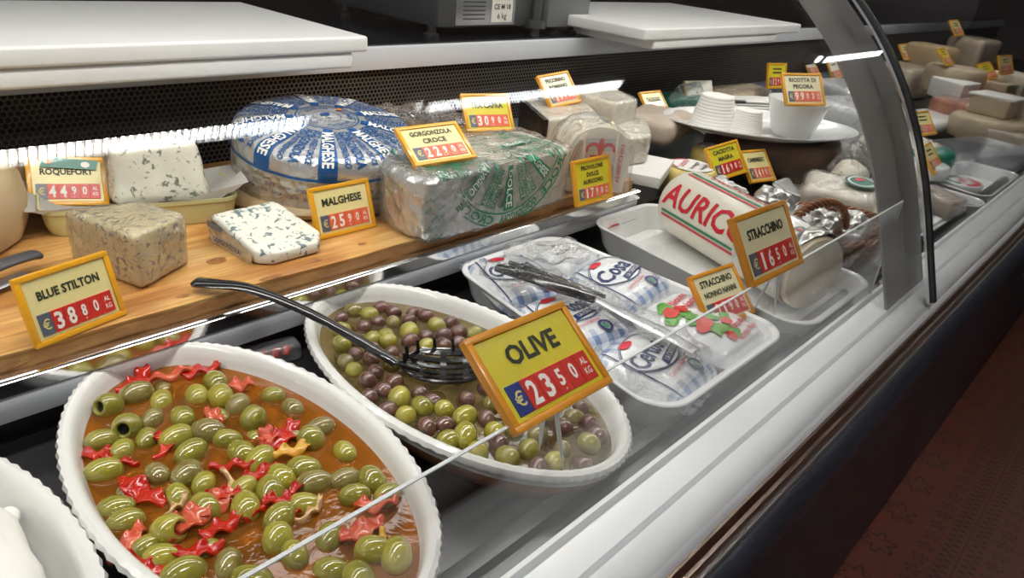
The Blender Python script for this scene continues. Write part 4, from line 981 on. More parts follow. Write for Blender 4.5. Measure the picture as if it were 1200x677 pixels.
# cut malghese wedge: flat, low at the front
def hz(y): return .016+.020*max(0, min(1, (y+.045)/.10))
def slope(bm, up=0):
    for v in bm.verts:
        v.co.z *= hz(v.co.y)/.0355
t = blk('blue_cheese_wedge', 'cut wedge of white blue-veined cheese lying left of the MALGHESE sign', [(.404, .762), (.420, .750), (.486, .750), (.502, .772), (.488, .866), (.396, .862)], ZB, .136, M['malghese_cut'], seed=3, rough=.0018, bev=.006, top=slope)
bm = bmesh.new(); cx, cy = t.location.x, t.location.y
P0, P1 = Vector((.3945-cx, .860-cy, 0)), Vector((.4010-cx, .764-cy, 0))
n = 24; g = []
for i in range(n+1):
    p = P0.lerp(P1, i/n)+Vector((-.0022, 0, 0)); g.append([bm.verts.new((p.x+.001*noise.noise(Vector((i*.7, j, 0))), p.y, .0006+(hz(p.y)-.003)*j/6)) for j in range(7)])
for i in range(n):
    for j in range(6): bm.faces.new((g[i][j], g[i+1][j], g[i+1][j+1], g[i][j+1]))
obj('foil_rind', bm, M['foil_beige'], t)
bm = bmesh.new(); put_text(bm, 'GORGONZOLA', lambda u, v: Vector((P0.lerp(P1, .5+u/.098).x-.0042, P0.lerp(P1, .5+u/.098).y, .0095+v)), -.004, 0, wd=.062, ht=.007, bold=.02, maxlen=.01); decal('rind_print', bm, M['navy_ink'], t)
bm = bmesh.new(); put_rect(bm, -.047, -.015, .008, .0165, lambda u, v: Vector((P0.lerp(P1, .5+u/.098).x-.0040, P0.lerp(P1, .5+u/.098).y, .014+v)), 6, 1); decal('rind_band', bm, M['slate_plastic'], t)

# roquefort tray, sheet and cheese
RT = thing('cheese_tray', 'pale green plastic tray holding the roquefort behind the stilton block', 'tray', (.362, .990, ZB), (0, 0, math.radians(-16)))
bm = bmesh.new(); base = rounded_quad([(-.118, -.060), (.118, -.060), (.118, .060), (-.118, .060)], .022)
def rr_(k, z): return [bm.verts.new((x*k, y*(1-(1-k)*1.9), z)) for x, y in base]
rows = [rr_(.93, 0.0002), rr_(.965, .012), rr_(.985, .030), rr_(1.0, .031), rr_(1.002, .036), rr_(.985, .036), rr_(.95, .012), rr_(.93, .006)]
bm.faces.new(rows[0][::-1]); n = len(base)
for i in range(len(rows)-1):
    for k in range(n): bm.faces.new((rows[i][k], rows[i][(k+1) % n], rows[i+1][(k+1) % n], rows[i+1][k]))
bm.faces.new(rows[-1]); obj('tray_body', bm, M['tray_green'], RT)
bm = bmesh.new(); nx, ny = 26, 14; g = []
for i in range(nx+1):
    g.append([])
    for j in range(ny+1):
        u, v = i/nx-.5, j/ny-.5; e_ = max(abs(u)*2, abs(v)*2); zz = .010+.028*e_**3+.003*noise.noise(Vector((u*6, v*5, 3)))
        if u < -.4: zz += .002
        g[-1].append(bm.verts.new((u*.262, v*.118-.002, zz+(.018*max(0, u-.22)/.28*(1 if v < 0 else .3)))))
for i in range(nx):
    for j in range(ny): bm.faces.new((g[i][j], g[i+1][j], g[i+1][j+1], g[i][j+1]))
bmesh.ops.solidify(bm, geom=bm.faces[:], thickness=.0006)
o = obj('wrapping_paper', bm, M['paper_white'], loc=(.362, .990, ZB+.0005), rot=(0, 0, math.radians(-16))); tag(o, 'white wrapping paper lining the pale green roquefort tray', 'paper')
t = thing('blue_cheese_block', 'tall half wheel of crumbly roquefort standing in the pale green tray', 'cheese', (.395, 1.0, ZB+.012), (math.radians(-10), math.radians(0), math.radians(-16)))
bm = bmesh.new(); prism(bm, [(-.062, -.034), (.060, -.034), (.060, .030), (-.066, .030)], 0, .082, .014)
for v in bm.verts:
    if v.co.z > .04: v.co.x *= .90; v.co.y *= .9
bmesh.ops.triangulate(bm, faces=bm.faces[:]); dense(bm, .012, 6); rough_up(bm, .0028, 30, 6); obj('body', bm, M['roquefort'], t)
bm = bmesh.new(); bmesh.ops.create_icosphere(bm, subdivisions=4, radius=1)
for v in bm.verts: v.co = Vector((-.060+v.co.x*.010, .004+v.co.y*.030, .034+v.co.z*.034))
rough_up(bm, .004, 50, 3); obj('torn_film', bm, M['wrap'], t)
blk('hard_cheese_piece', 'beige rinded cheese piece between roquefort tray and blue foil wheel', [(.16, 1.075), (.47, 1.075), (.49, 1.12), (.16, 1.125)], ZB, .178, M['rind_tan'], seed=41, bev=.02)
# green seal on the ROQUEFORT sign
RS = bpy.data.objects['price_sign']
bm = bmesh.new(); put_poly(bm, [(-.030, .053), (.034, .049), (.038, .062), (-.026, .068)], lambda u, v: Vector((u, -.0030, v)), .02); sg = decal('green_seal', bm, M['sticker_green'], RS)
bm = bmesh.new(); put_oval(bm, -.020, .0615, .0052, .0045, lambda u, v: Vector((u, -.0036, v)), 16); decal('seal_orange', bm, M['sticker_orange'], sg)
bm = bmesh.new(); put_oval(bm, .022, .056, .0052, .0042, lambda u, v: Vector((u, -.0036, v)), 16); decal('seal_white', bm, M['white_ink'], sg)

# wheels lying behind
def wheel(name, label, x, y, z, r, h, m, cat='cheese', bulge=.08, rough=.0015, group=None, n=64):
    t = thing(name, label, cat, (x, y, z), (0, 0, 0), group); bm = bmesh.new(); pr = [(r*.02, 0), (r*.86, 0), (r*.95, h*.06), (r*.99, h*.22), (r*(1+bulge*.2), h*.5), (r*.99, h*.8), (r*.955, h*.93), (r*.88, h), (r*.5, h*1.01), (r*.02, h*1.01)]
    lathe(bm, pr, n); 
    if rough: rough_up(bm, rough, 30, x*9)
    obj('rind', bm, m, t); return t
wheel('hard_cheese', 'large beige rinded cheese wheel behind the roquefort tray, far left', .102, 1.045, .1005, .137, .088, M['rind_tan'])
wheel('hard_cheese', 'flat beige rinded cheese wheel under the blue foil wheel', .622, .965, .1005, .150, .022, M['rind_tan'])

# ---- blue and silver foil wheel
WM = thing('gorgonzola_cheese', 'big round gorgonzola in silver foil printed blue with MALGHESE bands', 'cheese', (.628, .950, .124), (math.radians(7), math.radians(-1), math.radians(0)))
R_, H_, rs = .138, .098, .022
def prof_s(s):
    """distance along the skin from the middle of the top -> radius, height"""
    f0 = R_-rs
    if s < f0: return s, H_-.010*(s/f0)**2
    a = (s-f0)/rs
    if a < PI/2: return f0+rs*math.sin(a), H_-.010-rs*(1-math.cos(a))
    return R_, H_-.010-rs-(s-f0-rs*PI/2)
def wm(s, th, o=0):
    s = max(s, .0001); r, z = prof_s(s); r2, z2 = prof_s(s+.001); d = Vector((r2-r, z2-z)).normalized(); r += -d.y*o; z += d.x*o
    w_ = .0012*noise.noise(Vector((s*40, math.cos(th)*6, math.sin(th)*6)))
    return Vector((r*math.cos(th), r*math.sin(th), z+w_))
SM = R_-rs+rs*PI/2+H_-.010-rs
bm = bmesh.new(); n = 96; ss = [.004]+[SM*i/30 for i in range(1, 31)]; rows = [[bm.verts.new(wm(s, 2*PI*k/n)) for k in range(n)] for s in ss]
for i in range(len(rows)-1):
    for k in range(n): bm.faces.new((rows[i][k], rows[i+1][k], rows[i+1][(k+1) % n], rows[i][(k+1) % n]))
bm.faces.new(rows[0]); bm.faces.new(rows[-1][::-1]); obj('foil_skin', bm, M['foil_beige'], WM)
SR = .166   # reach of the round label
bm = bmesh.new(); n = 96; ss = [.003]+[SR*i/24 for i in range(1, 25)]; rows = [[bm.verts.new(wm(s, 2*PI*k/n, .0006)) for k in range(n)] for s in ss]
for i in range(len(rows)-1):
    for k in range(n): bm.faces.new((rows[i][k], rows[i+1][k], rows[i+1][(k+1) % n], rows[i][(k+1) % n]))
bm.faces.new(rows[0]); obj('round_label', bm, pm('label_silver', (.50, .51, .51), .28, .55, bs=60, bst=1, bd=.004), WM)
def rad(th0, o=.0018): return lambda u, v: wm(.098+u, th0+v/max(.03, (.098+u)), o)
bands = bmesh.new(); txt = bmesh.new(); small = bmesh.new()
NB = 9
for b in range(NB):
    th = -PI/2+.12+2*PI*b/NB
    put_rect(bands, .050, SR-.006, -.105, .105, lambda s, a: wm(s, th+a*(.75+.25*.1/s) if s else th, .0014), 16, 6)
    put_text(txt, 'MALGHESE', rad(th, .0022), .004, 0, wd=.080, ht=.017, bold=.03, maxlen=.012)
    for q, (da, s, L) in enumerate(((.205, 'CASALPUSTERLENGO', .082), (.35, 'GORGONZOLA', .084), (.50, 'PROD. ANGELO CROCE', .080))):
        put_text(small, s, rad(th+da*1.0, .0016), .002, 0, wd=L, ht=(.0150 if 'GOR' in s else .0095), bold=.03, maxlen=.014)
dk = lambda name, bm_, m_: decal(name, bm_, M[m_], WM)
for s0, s1 in ((.0455, .0475), (.041, .042), (.020, .021), (SR-.006, SR-.002)): put_rect(bands, s0, s1, 0, 2*PI, lambda s, a: wm(s, a, .0014), 1, 96)
for q, s in enumerate(('GORGONZOLA', 'PIEMONTE', 'MALGHESE', 'ANGELO CROCE')):
    L = .040; put_text(small, s, lambda u, v: wm(.0345+v, -PI/2+q*PI/2+u/.0345, .0018), 0, 0, wd=L, ht=.007, bold=.02, maxlen=.006)
put_text(small, 'g', lambda u, v: Vector((u, v, wm(math.hypot(u, v)+.0001, 0, .0018).z)), 0, 0, wd=.020, ht=.026, bold=.03, maxlen=.006)
dk('blue_bands', bands, 'blue_ink'); dk('band_lettering', txt, 'white_ink'); dk('small_lettering', small, 'blue_ink')
bm = bmesh.new(); put_oval(bm, .033, .018, .0055, .004, lambda u, v: Vector((u, v, wm(math.hypot(u, v), 0, .0026).z)), 16); dk('orange_seal', bm, 'sticker_orange')
bm = bmesh.new(); sd = bmesh.new()
for k in range(30):
    put_text(sd, ('gorgonzola', 'CG 04', 'croce', 'DOP')[k % 4], lambda u, v: wm(SR+.014+.012*(k % 2)-v, PI*.75+k*.085+u/R_, .0016), 0, 0, wd=.016, ht=.005, maxlen=.008)
dk('side_print', sd, 'navy_ink'); bm.free()
bm = bmesh.new(); bmesh.ops.create_icosphere(bm, subdivisions=4, radius=1)
for v in bm.verts: v.co = Vector((v.co.x*.10, v.co.y*.05, v.co.z*.016))
rough_up(bm, .016, 22, 5); o = obj('plastic_bag', bm, M['wrap_heavy'], loc=(.90, 1.02, .175), rot=(0, .1, -.35)); tag(o, 'grey clear plastic bag crumpled behind the blue foil wheel', 'bag')

# ---- green and silver foil block
GB = thing('gorgonzola_block', 'long gorgonzola block, half in green printed foil and half plain', 'cheese', (.70, .71, ZB), (0, 0, 0))
X0, X1, Y0, Y1, HB = -.095, .235, -.010, .122, .092
bm = bmesh.new(); ft = [(X0+.016, Y0-.006), (X0+.05, Y0-.012), (.05, Y0-.003), (X1, Y0+.004), (X1+.012, Y1), (.0, Y1+.012), (X0+.040, Y1), (X0+.010, Y0+.085), (X0+.004, Y0+.03)]
prism(bm, ft, 0, HB, .011, 4); bmesh.ops.triangulate(bm, faces=bm.faces[:]); dense(bm, .010, 7)
for v in bm.verts:
    if v.co.x < X0+.02: v.co.x += .010*math.cos(v.co.z/HB*PI)*.3
rough_up(bm, .0032, 34, 8)
for v in bm.verts: v.co.z = max(0, v.co.z)
o = obj('foil_skin', bm, M['foil_cream'], GB)
o.data.materials.append(M['foil_silver'])
for p in o.data.polygons:
    if p.center.x+.25*p.center.z < .085: p.material_index = 1
def gf(u, v, o=.004):
    """flat sheet folded over the front top edge: v<0 hangs down the front; u left of the end folds round the end"""
    yb = .045+v; x = .074+u; zz = HB; y = Y0+yb
    wv = .0022*noise.noise(Vector((u*50, v*50, 4)))
    if yb < -.0:
        d = -yb; y = Y0-.0055-o; zz = HB-d
        if x < X0+.03: dd = X0+.03-x; y += dd*.9
        return Vector((max(x, X0-.004) , y-wv, max(zz, .004)))
    return Vector((x, y, zz+o+wv+.0005))
gb = bmesh.new(); gt = bmesh.new(); gw = bmesh.new()
put_ring(gb, 0, 0, .1375, .1405, gf, 90); put_ring(gb, 0, 0, .1185, .1210, gf, 80); put_ring(gb, 0, 0, .040, .0425, gf, 48)
for k in range(18):
    th = -PI*1.0+PI*k/17*1.0-.03
    put_text(gb, 'GORGONZOLA'[k % 10], lambda u, v: gf((.1295+v)*math.cos(th+u/.13), (.1295+v)*math.sin(th+u/.13), .0045), 0, 0, wd=.011, ht=.012, bold=.02, ang=PI*0) if False else None
for q, s in enumerate(('GORGONZOLA', 'CROCE', 'GORGONZOLA', 'CROCE', 'GORGONZOLA')):
    th = -PI/2+(q-1.7)*.75
    put_text(gb, s, lambda u, v: gf((.1295-v)*math.cos(th-u/.13), (.1295-v)*math.sin(th-u/.13), .0045), 0, 0, wd=.085, ht=.014, bold=.035, maxlen=.010)
for b in range(9):
    th = -PI/2-1.65+b*.42
    pol = lambda s, a, o=.0042: gf(s*math.cos(th+a), s*math.sin(th+a), o)
    if b % 2 == 0:
        put_rect(gb, .046, .116, -.10, .10, pol, 14, 5)
        put_text(gw, ('MALGHESE', 'NAVIGLIO', 'DOLCE')[b//2 % 3], lambda u, v: pol(.082+u, v/.085, .0052), 0, 0, wd=.058, ht=.011, bold=.02, maxlen=.010)
    else:
        for da, s in ((-.12, 'GORGONZOLA'), (.0, 'CASALE CREMASCO'), (.12, 'ANGELO CROCE')):
            put_text(gb, s, lambda u, v: pol(.082+u, da+v/.085, .0044), 0, 0, wd=.062, ht=.009, bold=.035, maxlen=.010)
for k in range(26):
    put_text(gb, ('gorgonzola', 'dop', 'CG', 'croce')[k % 4], lambda u, v: Vector((X0+.008+.012*(k % 3)+u, Y0-.015+.008*(k%2)*0, .012+.014*(k % 5)+v)), 0, 0, wd=.012, ht=.005, bold=.01, ang=.5) if k < 12 else None
for k in range(44):
    a, b = rnd.uniform(-.08, .19), rnd.uniform(.02, .115)
    put_rect(gb, a, a+rnd.uniform(.008, .03), b, b+.0025, lambda u, v: Vector((u, v, HB+.0045+.002*noise.noise(Vector((u*50, v*50, 4))))), 3, 1)
decal('green_print', gb, M['green_ink'], GB); decal('white_lettering', gw, M['white_ink'], GB)
bm = bmesh.new(); prism(bm, [(x*1.02+(-.002), y*1.05-.003) for x, y in ft], .0005, HB+.005, .013, 4); bmesh.ops.triangulate(bm, faces=bm.faces[:]); dense(bm, .010, 7); rough_up(bm, .0045, 44, 18); obj('cling_wrap', bm, M['wrap'], GB)

# ---- provolone slab with arched top
PV = thing('provolone_slab', 'arched provolone slab in printed film behind the PROVOLONE sign', 'cheese', (1.035, .735, ZB), (0, 0, math.radians(-33)))
def arch(w_, h_, n=24):
    r = w_/2; out = [(-r*1.02, 0), (-r*1.04, (h_-r*.8)*.5)]
    for k in range(n+1):
        a = PI-PI*k/n; out.append((r*math.cos(a)*(1 if abs(math.cos(a)) < .99 else 1.02), h_-r*.8+r*.8*math.sin(a)))
    return out+[(r*1.04, (h_-r*.8)*.5), (r*1.02, 0)]
bm = bmesh.new(); a_ = arch(.112, .118); g = [[bm.verts.new((x, y, z)) for x, z in a_] for y in (-.036, .044)]; n = len(a_)
for k in range(n-1): bm.faces.new((g[0][k], g[0][k+1], g[1][k+1], g[1][k]))
bm.faces.new(g[0]); bm.faces.new(g[1][::-1]); bm.faces.new((g[0][0], g[1][0], g[1][-1], g[0][-1]))
bmesh.ops.bevel(bm, geom=[e for e in bm.edges if abs(e.verts[0].co.y-e.verts[1].co.y) < 1e-4], offset=.006, segments=3, affect='EDGES')
bmesh.ops.triangulate(bm, faces=bm.faces[:]); dense(bm, .012, 5); rough_up(bm, .0018, 30, 2); obj('body', bm, M['cheese_white'], PV)
pf = lambda u, v, o=.0395: Vector((u, -o, v))
bm = bmesh.new(); F0 = (0, .074)
put_oval(bm, F0[0], F0[1]+.010, .005, .016, pf); 
for s in (-1, 1): put_ring(bm, s*.014, F0[1]+.004, .0085, .0135, pf, 20, -.2 if s > 0 else -.2+0, PI+.3)
put_rect(bm, -.018, .018, F0[1]-.008, F0[1]-.004, pf); put_poly(bm, [(-.005, F0[1]-.010), (.005, F0[1]-.010), (.007, F0[1]-.024), (-.007, F0[1]-.024)], pf)
decal('red_crest', bm, M['red_ink'], PV)
bm = bmesh.new(); put_text(bm, 'AURICCHIO', lambda u, v: pf(v*-1+.040, u+.055), 0, 0, wd=.07, ht=.007, bold=.02); decal('red_lettering', bm, M['red_ink'], PV)
for nm_, m_, x_ in (('green_stripe', 'green_ink', -.050), ('red_stripe', 'red_ink', -.046)):
    bm = bmesh.new(); tube(bm, [(x_-.003, -.039, .03), (x_-.002, -.040, .06), (x_+.004, -.040, .082), (x_+.012, -.039, .095)], [(.0013, .0006)]*4, 6); obj(nm_, bm, M[m_], PV)
bm = bmesh.new()
for q in range(4): put_rect(bm, -.028, .028, .036-.006*q+.06, .0375-.006*q+.06, lambda u, v: pf(u, v, .0385), 6, 1)
decal('pale_print', bm, M['pale_blue_ink'], PV)
for x_ in (-.028, .032):
    bm = bmesh.new(); tube(bm, [(x_, -.038, .01), (x_-.001, -.040, .06), (x_-.002, -.036, .104), (x_-.002, .0, .117)], .003, 8); obj('film_fold', bm, M['provolone'], PV)
bm = bmesh.new(); a_ = arch(.122, .123); g = [[bm.verts.new((x, y, z)) for x, z in a_] for y in (-.043, .05)]; n = len(a_)
for k in range(n-1): bm.faces.new((g[0][k], g[0][k+1], g[1][k+1], g[1][k]))
bm.faces.new(g[0]); bm.faces.new(g[1][::-1]); bmesh.ops.triangulate(bm, faces=bm.faces[:]); dense(bm, .010, 6); rough_up(bm, .003, 45, 12); obj('cling_wrap', bm, M['wrap'], PV)

# pecorino with black rind
t = blk('pecorino_block', 'white pecorino block with black rind carrying the PECORINO sign', [(1.075, .875), (1.20, .845), (1.30, .96), (1.16, 1.02)], ZB, .186, M['cheese_white'], seed=7, wrap='wrap')
bm = bmesh.new(); cx, cy = t.location.x, t.location.y; P0, P1 = Vector((1.165-cx, 1.02-cy, 0)), Vector((1.070-cx, .872-cy, 0)); n = 22; g = []
off = Vector(((P1-P0).y, -(P1-P0).x, 0)).normalized()
for side_ in (0, 1):
    for i in range(n+1):
        p = P0.lerp(P1, i/n); g.append([bm.verts.new(p+off*(-.002+side_*.010)*(1)+Vector((.002*noise.noise(Vector((i*.5, j, 1))), 0, .001+.084*j/10))) for j in range(11)])
for a in range(2):
    for i in range(n):
        for j in range(10):
            q = a*(n+1)+i; bm.faces.new((g[q][j], g[q+1][j], g[q+1][j+1], g[q][j+1]))
for i in range(n): bm.faces.new((g[i][10], g[i+1][10], g[n+2+i][10], g[n+1+i][10]))
for i in (0, n):
    for j in range(10): bm.faces.new((g[i][j], g[i][j+1], g[n+1+i][j+1], g[n+1+i][j]))
obj('black_rind', bm, M['rind_black'], t)
blk('cheese_block', 'tall white cheese block wrapped in film right of the PECORINO sign', [(1.262, .852), (1.355, .862), (1.42, .985), (1.28, 1.03)], ZB, .203, M['cheese_white'], seed=9, wrap='wrap')
blk('cheese_block', 'lower white cheese block in film beside the arched provolone', [(1.19, .775), (1.275, .765), (1.40, .86), (1.27, .90)], ZB, .158, M['cheese_white'], seed=10, wrap='wrap')
o = obj('paper_sheet', bx(-.085, .075, -.06, .06, 0, .022, bev=.003), M['paper_white'], loc=(1.265, .775, .0785), rot=(0, 0, math.radians(22))); tag(o, 'flat white paper packet beyond the right end of the board', 'paper')

# taleggio parcel
t = thing('taleggio_parcel', 'brown paper wrapped taleggio parcel under the TALEGGIO sign', 'cheese', (1.55, .92, .0885), (0, 0, .25))
bm = bmesh.new(); box(bm, -.11, .10, -.07, .07, 0, .055, .022, 4); bmesh.ops.triangulate(bm, faces=bm.faces[:]); dense(bm, .014, 6); rough_up(bm, .004, 22, 3)
for v in bm.verts: v.co.z = max(0, v.co.z)
obj('paper_wrap', bm, M['paper_tan'], t)
bm = bmesh.new(); tube(bm, [(.11, -.06, .03), (.14, -.08, .010), (.17, -.10, .004)], [(.04, .004), (.05, .003), (.055, .0015)], 12); obj('folded_flap', bm, M['paper_white'], t)

# small yellow cheeses
def small_wheel(x, y, z, r, h, label, ang):
    t = thing('caciotta_cheese', label, 'cheese', (x, y, z), (0, 0, ang), 'small yellow caciotta cheeses'); bm = bmesh.new()
    lathe(bm, [(r*.02, 0), (r*.82, 0), (r*.95, h*.12), (r, h*.38), (r*.99, h*.62), (r*.93, h*.84), (r*.80, h*.97), (r*.6, h), (r*.02, h)], 48); obj('rind', bm, M['cheese_yellow'], t)
    bm = bmesh.new(); put_oval(bm, 0, 0, r*.76, r*.76, lambda u, v: Vector((u, v, h+.0010)), 36); lb_ = decal('paper_label', bm, M['paper_white'], t)
    bm = bmesh.new(); put_text(bm, 'CACIOTTA', lambda u, v: Vector((u, v, h+.0018)), 0, r*.25, wd=r*1.0, ht=r*.18, bold=.02); put_ring(bm, 0, 0, r*.66, r*.72, lambda u, v: Vector((u, v, h+.0018)), 30, .4, 2.7); decal('red_print', bm, M['red_ink'], lb_)
    bm = bmesh.new(); put_text(bm, 'formaggio', lambda u, v: Vector((u, v, h+.0018)), 0, -r*.12, wd=r*1.0, ht=r*.2, bold=.01); put_text(bm, 'fresco', lambda u, v: Vector((u, v, h+.0018)), 0, -r*.42, wd=r*.7, ht=r*.16, bold=.01); decal('dark_print', bm, M['ink'], lb_)
    return t
small_wheel(1.372, .715, .0285, .062, .066, 'pale yellow caciotta wheel with a white paper label beside the log', .3)
small_wheel(1.60, .785, .040, .052, .045, 'smaller yellow caciotta partly hidden behind the front one', .8)
# crate under them and dark wheel carrying the platter
wheel('dark_cheese_wheel', 'dark brown rinded cheese wheel under the white ricotta platter', 1.78, .72, .0285, .165, .092, M['rind_brown'], rough=.004)

# ricotta platter, cones, bowl
PT = thing('oval_platter', 'white oval platter carrying the ricotta cones and the white bowl', 'platter', (1.715, .735, .121), (0, 0, math.radians(-38)))
bm = bmesh.new(); lathe(bm, [(.55, 0), (.60, 0), (.72, .004), (.90, .015), (1.0, .0225), (1.0, .0250), (.96, .0245), (.86, .018), (.72, .010), (.60, .006), (.02, .006)], 72, a=.245, b=.150); obj('platter_body', bm, M['white_porcelain'], PT)
def cone(x, y, z, r0, r1, h, label, lean=0):
    t = thing('ricotta_cone', label, 'cheese', (x, y, z), (0, lean, 0), 'ricotta cones on the platter'); bm = bmesh.new(); pr = [(r0*.02, 0)]; k = 11
    for i in range(k):
        for f_, o_ in ((.0, 0), (.25, .0012), (.7, .0012), (.95, 0)): zz = h*(i+f_)/k; pr.append((r0+(r1-r0)*zz/h+o_, zz))
    pr += [(r1*.94, h), (r1*.02, h*1.01)]
    lathe(bm, pr, 56)
    for v in bm.verts:
        a = math.atan2(v.co.y, v.co.x); v.co.x *= 1+.012*math.sin(a*24); v.co.y *= 1+.012*math.sin(a*24)
    obj('body', bm, M['cheese_fresh'], t); return t
cone(1.597, .802, .128, .055, .036, .078, 'larger ridged white ricotta cone at the left of the platter')
cone(1.622, .730, .129, .041, .028, .056, 'smaller cut ricotta cone beside the larger one', .04)
BW = thing('white_bowl', 'deep white bowl on the ricotta platter under the RICOTTA sign', 'bowl', (1.735, .665, .129), (0, 0, 0))
bm = bmesh.new(); lathe(bm, [(.040, 0), (.044, .001), (.050, .012), (.064, .062), (.071, .082), (.0715, .084), (.069, .084), (.062, .064), (.048, .016), (.030, .010), (.001, .010)], 56, cap0=True); obj('bowl_body', bm, M['white_porcelain'], BW)
bm = bmesh.new(); lathe(bm, [(.002, .060), (.052, .058), (.060, .060), (.056, .068), (.03, .076), (.002, .078)], 40); rough_up(bm, .003, 40, 2); o = obj('ricotta', bm, M['cheese_fresh'], loc=(1.735, .665, .129)); tag(o, 'white ricotta filling the deep white bowl', 'cheese')
KN = thing('cheese_knife', 'black handled knife lying behind the ricotta cones', 'knife', (1.90, .90, .135), (0, 0, math.radians(-30)))
bm = bmesh.new(); tube(bm, [(-.10, 0, .006), (-.03, 0, .008), (.03, 0, .008)], [(.008, .005), (.010, .006), (.007, .005)], 12); obj('handle', bm, M['black_plastic'], KN)
bm = bmesh.new(); prism(bm, [(.03, -.010), (.14, -.012), (.17, .004), (.03, .008)], .005, .0072); obj('blade', bm, M['steel'], KN)
blk('cheese_block', 'wide white cheese slab behind the ricotta platter, under the black handled knife', [(1.86, .90), (2.06, .80), (2.18, .90), (1.95, 1.03)], .0285, .134, M['cheese_fresh'], seed=15)
# small white label card, bag and items along the rear ledge
t = thing('label_card', 'small blank white card with yellow edge left of the knife', 'card', (1.99, 1.05, .105), tuple(math.radians(a) for a in (-25, 0, -15)))
obj('card_body', bx(-.055, .055, 0, .004, 0, .060, bev=.001), M['card_white'], t); obj('yellow_edge', bx(-.060, -.0545, -.001, .005, 0, .060, bev=.001), M['frame_yellow'], t)
bm = bmesh.new(); bmesh.ops.create_icosphere(bm, subdivisions=4, radius=1)
for v in bm.verts: v.co = Vector((v.co.x*.055, v.co.y*.04, v.co.z*.042))
rough_up(bm, .022, 30, 3); o = obj('plastic_bag', bm, M['wrap_heavy'], loc=(1.86, 1.02, .130)); tag(o, 'knotted clear plastic bag between TALEGGIO sign and ricotta cones', 'bag')
blk('cheese_block', 'dark green wrapped cheese behind the knotted bag', [(1.84, 1.06), (1.98, 1.02), (2.0, 1.12), (1.86, 1.15)], .0885, .122, M['sticker_green'], seed=16, bev=.012)
blk('cheese_block', 'beige cheese half in film, left of the yellow sign behind the bowl', [(2.08, 1.0), (2.34, .98), (2.40, 1.10), (2.12, 1.13)], .0285, .125, M['cheese_beige'], seed=17, wrap='wrap_heavy', bev=.02, maxl=.03)
blk('cheese_block', 'white wrapped cheese behind the white bowl with small green print', [(2.12, .62), (2.40, .56), (2.52, .74), (2.22, .84)], .0285, .150, M['pack_white'], seed=18, wrap='wrap', bev=.02, maxl=.03)
blk('cheese_block', 'white wrapped cheese by the rear ledge, left of the grey support', [(2.66, .86), (2.95, .80), (3.05, .98), (2.78, 1.05)], .0285, .125, M['pack_white'], seed=19, wrap='wrap', bev=.02, maxl=.03)
blk('cheese_block', 'low pale cheese in film right of the ricotta platter', [(1.98, .50), (2.20, .42), (2.30, .55), (2.08, .62)], .0285, .105, M['cheese_white'], seed=20, wrap='wrap', bev=.02, maxl=.03)

# ---- basket with foil wrapped cheese, white tray and packages
BK = thing('wicker_basket', 'brown wicker basket with twisted handle beside the cut log', 'basket', (1.355, .405, .0005), (0, 0, math.radians(-20)))
ba, bb = .135, .095
for k in range(30):
    a = 2*PI*k/30; bm = bmesh.new(); tube(bm, [(ba*.78*math.cos(a), bb*.78*math.sin(a), .004), (ba*.9*math.cos(a+.03), bb*.9*math.sin(a+.03), .03), (ba*math.cos(a+.06), bb*math.sin(a+.06), .062)], .0035, 6); obj('stake', bm, M['wicker'], BK)
for j in range(8):
    bm = bmesh.new(); z = .006+.0075*j; s = .80+.20*(j/7); n = 120
    tube(bm, [(s*ba*math.cos(2*PI*k/n)*(1+.03*math.sin(k*PI/2+j*PI)), s*bb*math.sin(2*PI*k/n)*(1+.03*math.sin(k*PI/2+j*PI)), z+.0015*math.sin(k*PI/2+j*PI)) for k in range(n+1)], .0042, 6, caps=False); obj('weave_row', bm, M['wicker'], BK)
bm = bmesh.new()
for ph in (0, PI*2/3, PI*4/3):
    n = 240; tube(bm, [((ba+.004*math.cos(k*.42+ph))*1.02*math.cos(2*PI*k/n), (bb+.004*math.cos(k*.42+ph))*1.02*math.sin(2*PI*k/n), .070+.005*math.sin(k*.42+ph)) for k in range(n+1)], .0034, 6, caps=False)
obj('twisted_rim', bm, M['wicker'], BK)
bm = bmesh.new()
for ph in (0, PI*2/3, PI*4/3):
    n = 90; tube(bm, [(-ba*1.0*math.cos(PI*k/n)*.55-.055, -.02+.005*math.cos(k*.5+ph), .068+.055*math.sin(PI*k/n)+.005*math.sin(k*.5+ph)) for k in range(n+1)], .004, 6)
obj('twisted_handle', bm, M['wicker'], BK)
bm = bmesh.new(); lathe(bm, [(.02, .003), (.80, .003), (.80, .006), (.02, .006)], 40, a=ba, b=bb); obj('woven_base', bm, M['wicker'], BK)
for (x, y, z, sx, sy, sz, lb_, m_) in ((1.335, .425, .062, .060, .048, .040, 'crumpled silver foil bundle lying in the wicker basket', 'foil_silver'), (1.40, .38, .055, .045, .042, .038, 'smaller silver foil bundle at the right of the basket', 'foil_silver'), (1.35, .515, .066, .050, .04, .045, 'silver foil bundle between the basket and the log', 'foil_silver'), (1.30, .60, .060, .05, .05, .05, 'crumpled foil and film bundle behind the printed log', 'foil_silver')):
    bm = bmesh.new(); bmesh.ops.create_icosphere(bm, subdivisions=4, radius=1)
    for v in bm.verts: v.co = Vector((v.co.x*sx, v.co.y*sy, v.co.z*sz))
    rough_up(bm, .014, 30, x*7); o = obj('foil_bundle', bm, M[m_], loc=(x, y, z)); tag(o, lb_, 'foil bundle')
T3 = tray('white tray behind the wicker basket holding wrapped cheeses', [(1.50, .28), (1.86, .27), (1.86, .62), (1.56, .62)], h=.05)
t = thing('cheese_pack', 'pale cheese in film with a round green and red label near the basket', 'cheese pack', (1.60, .475, .012), (.0, -.1, .35))
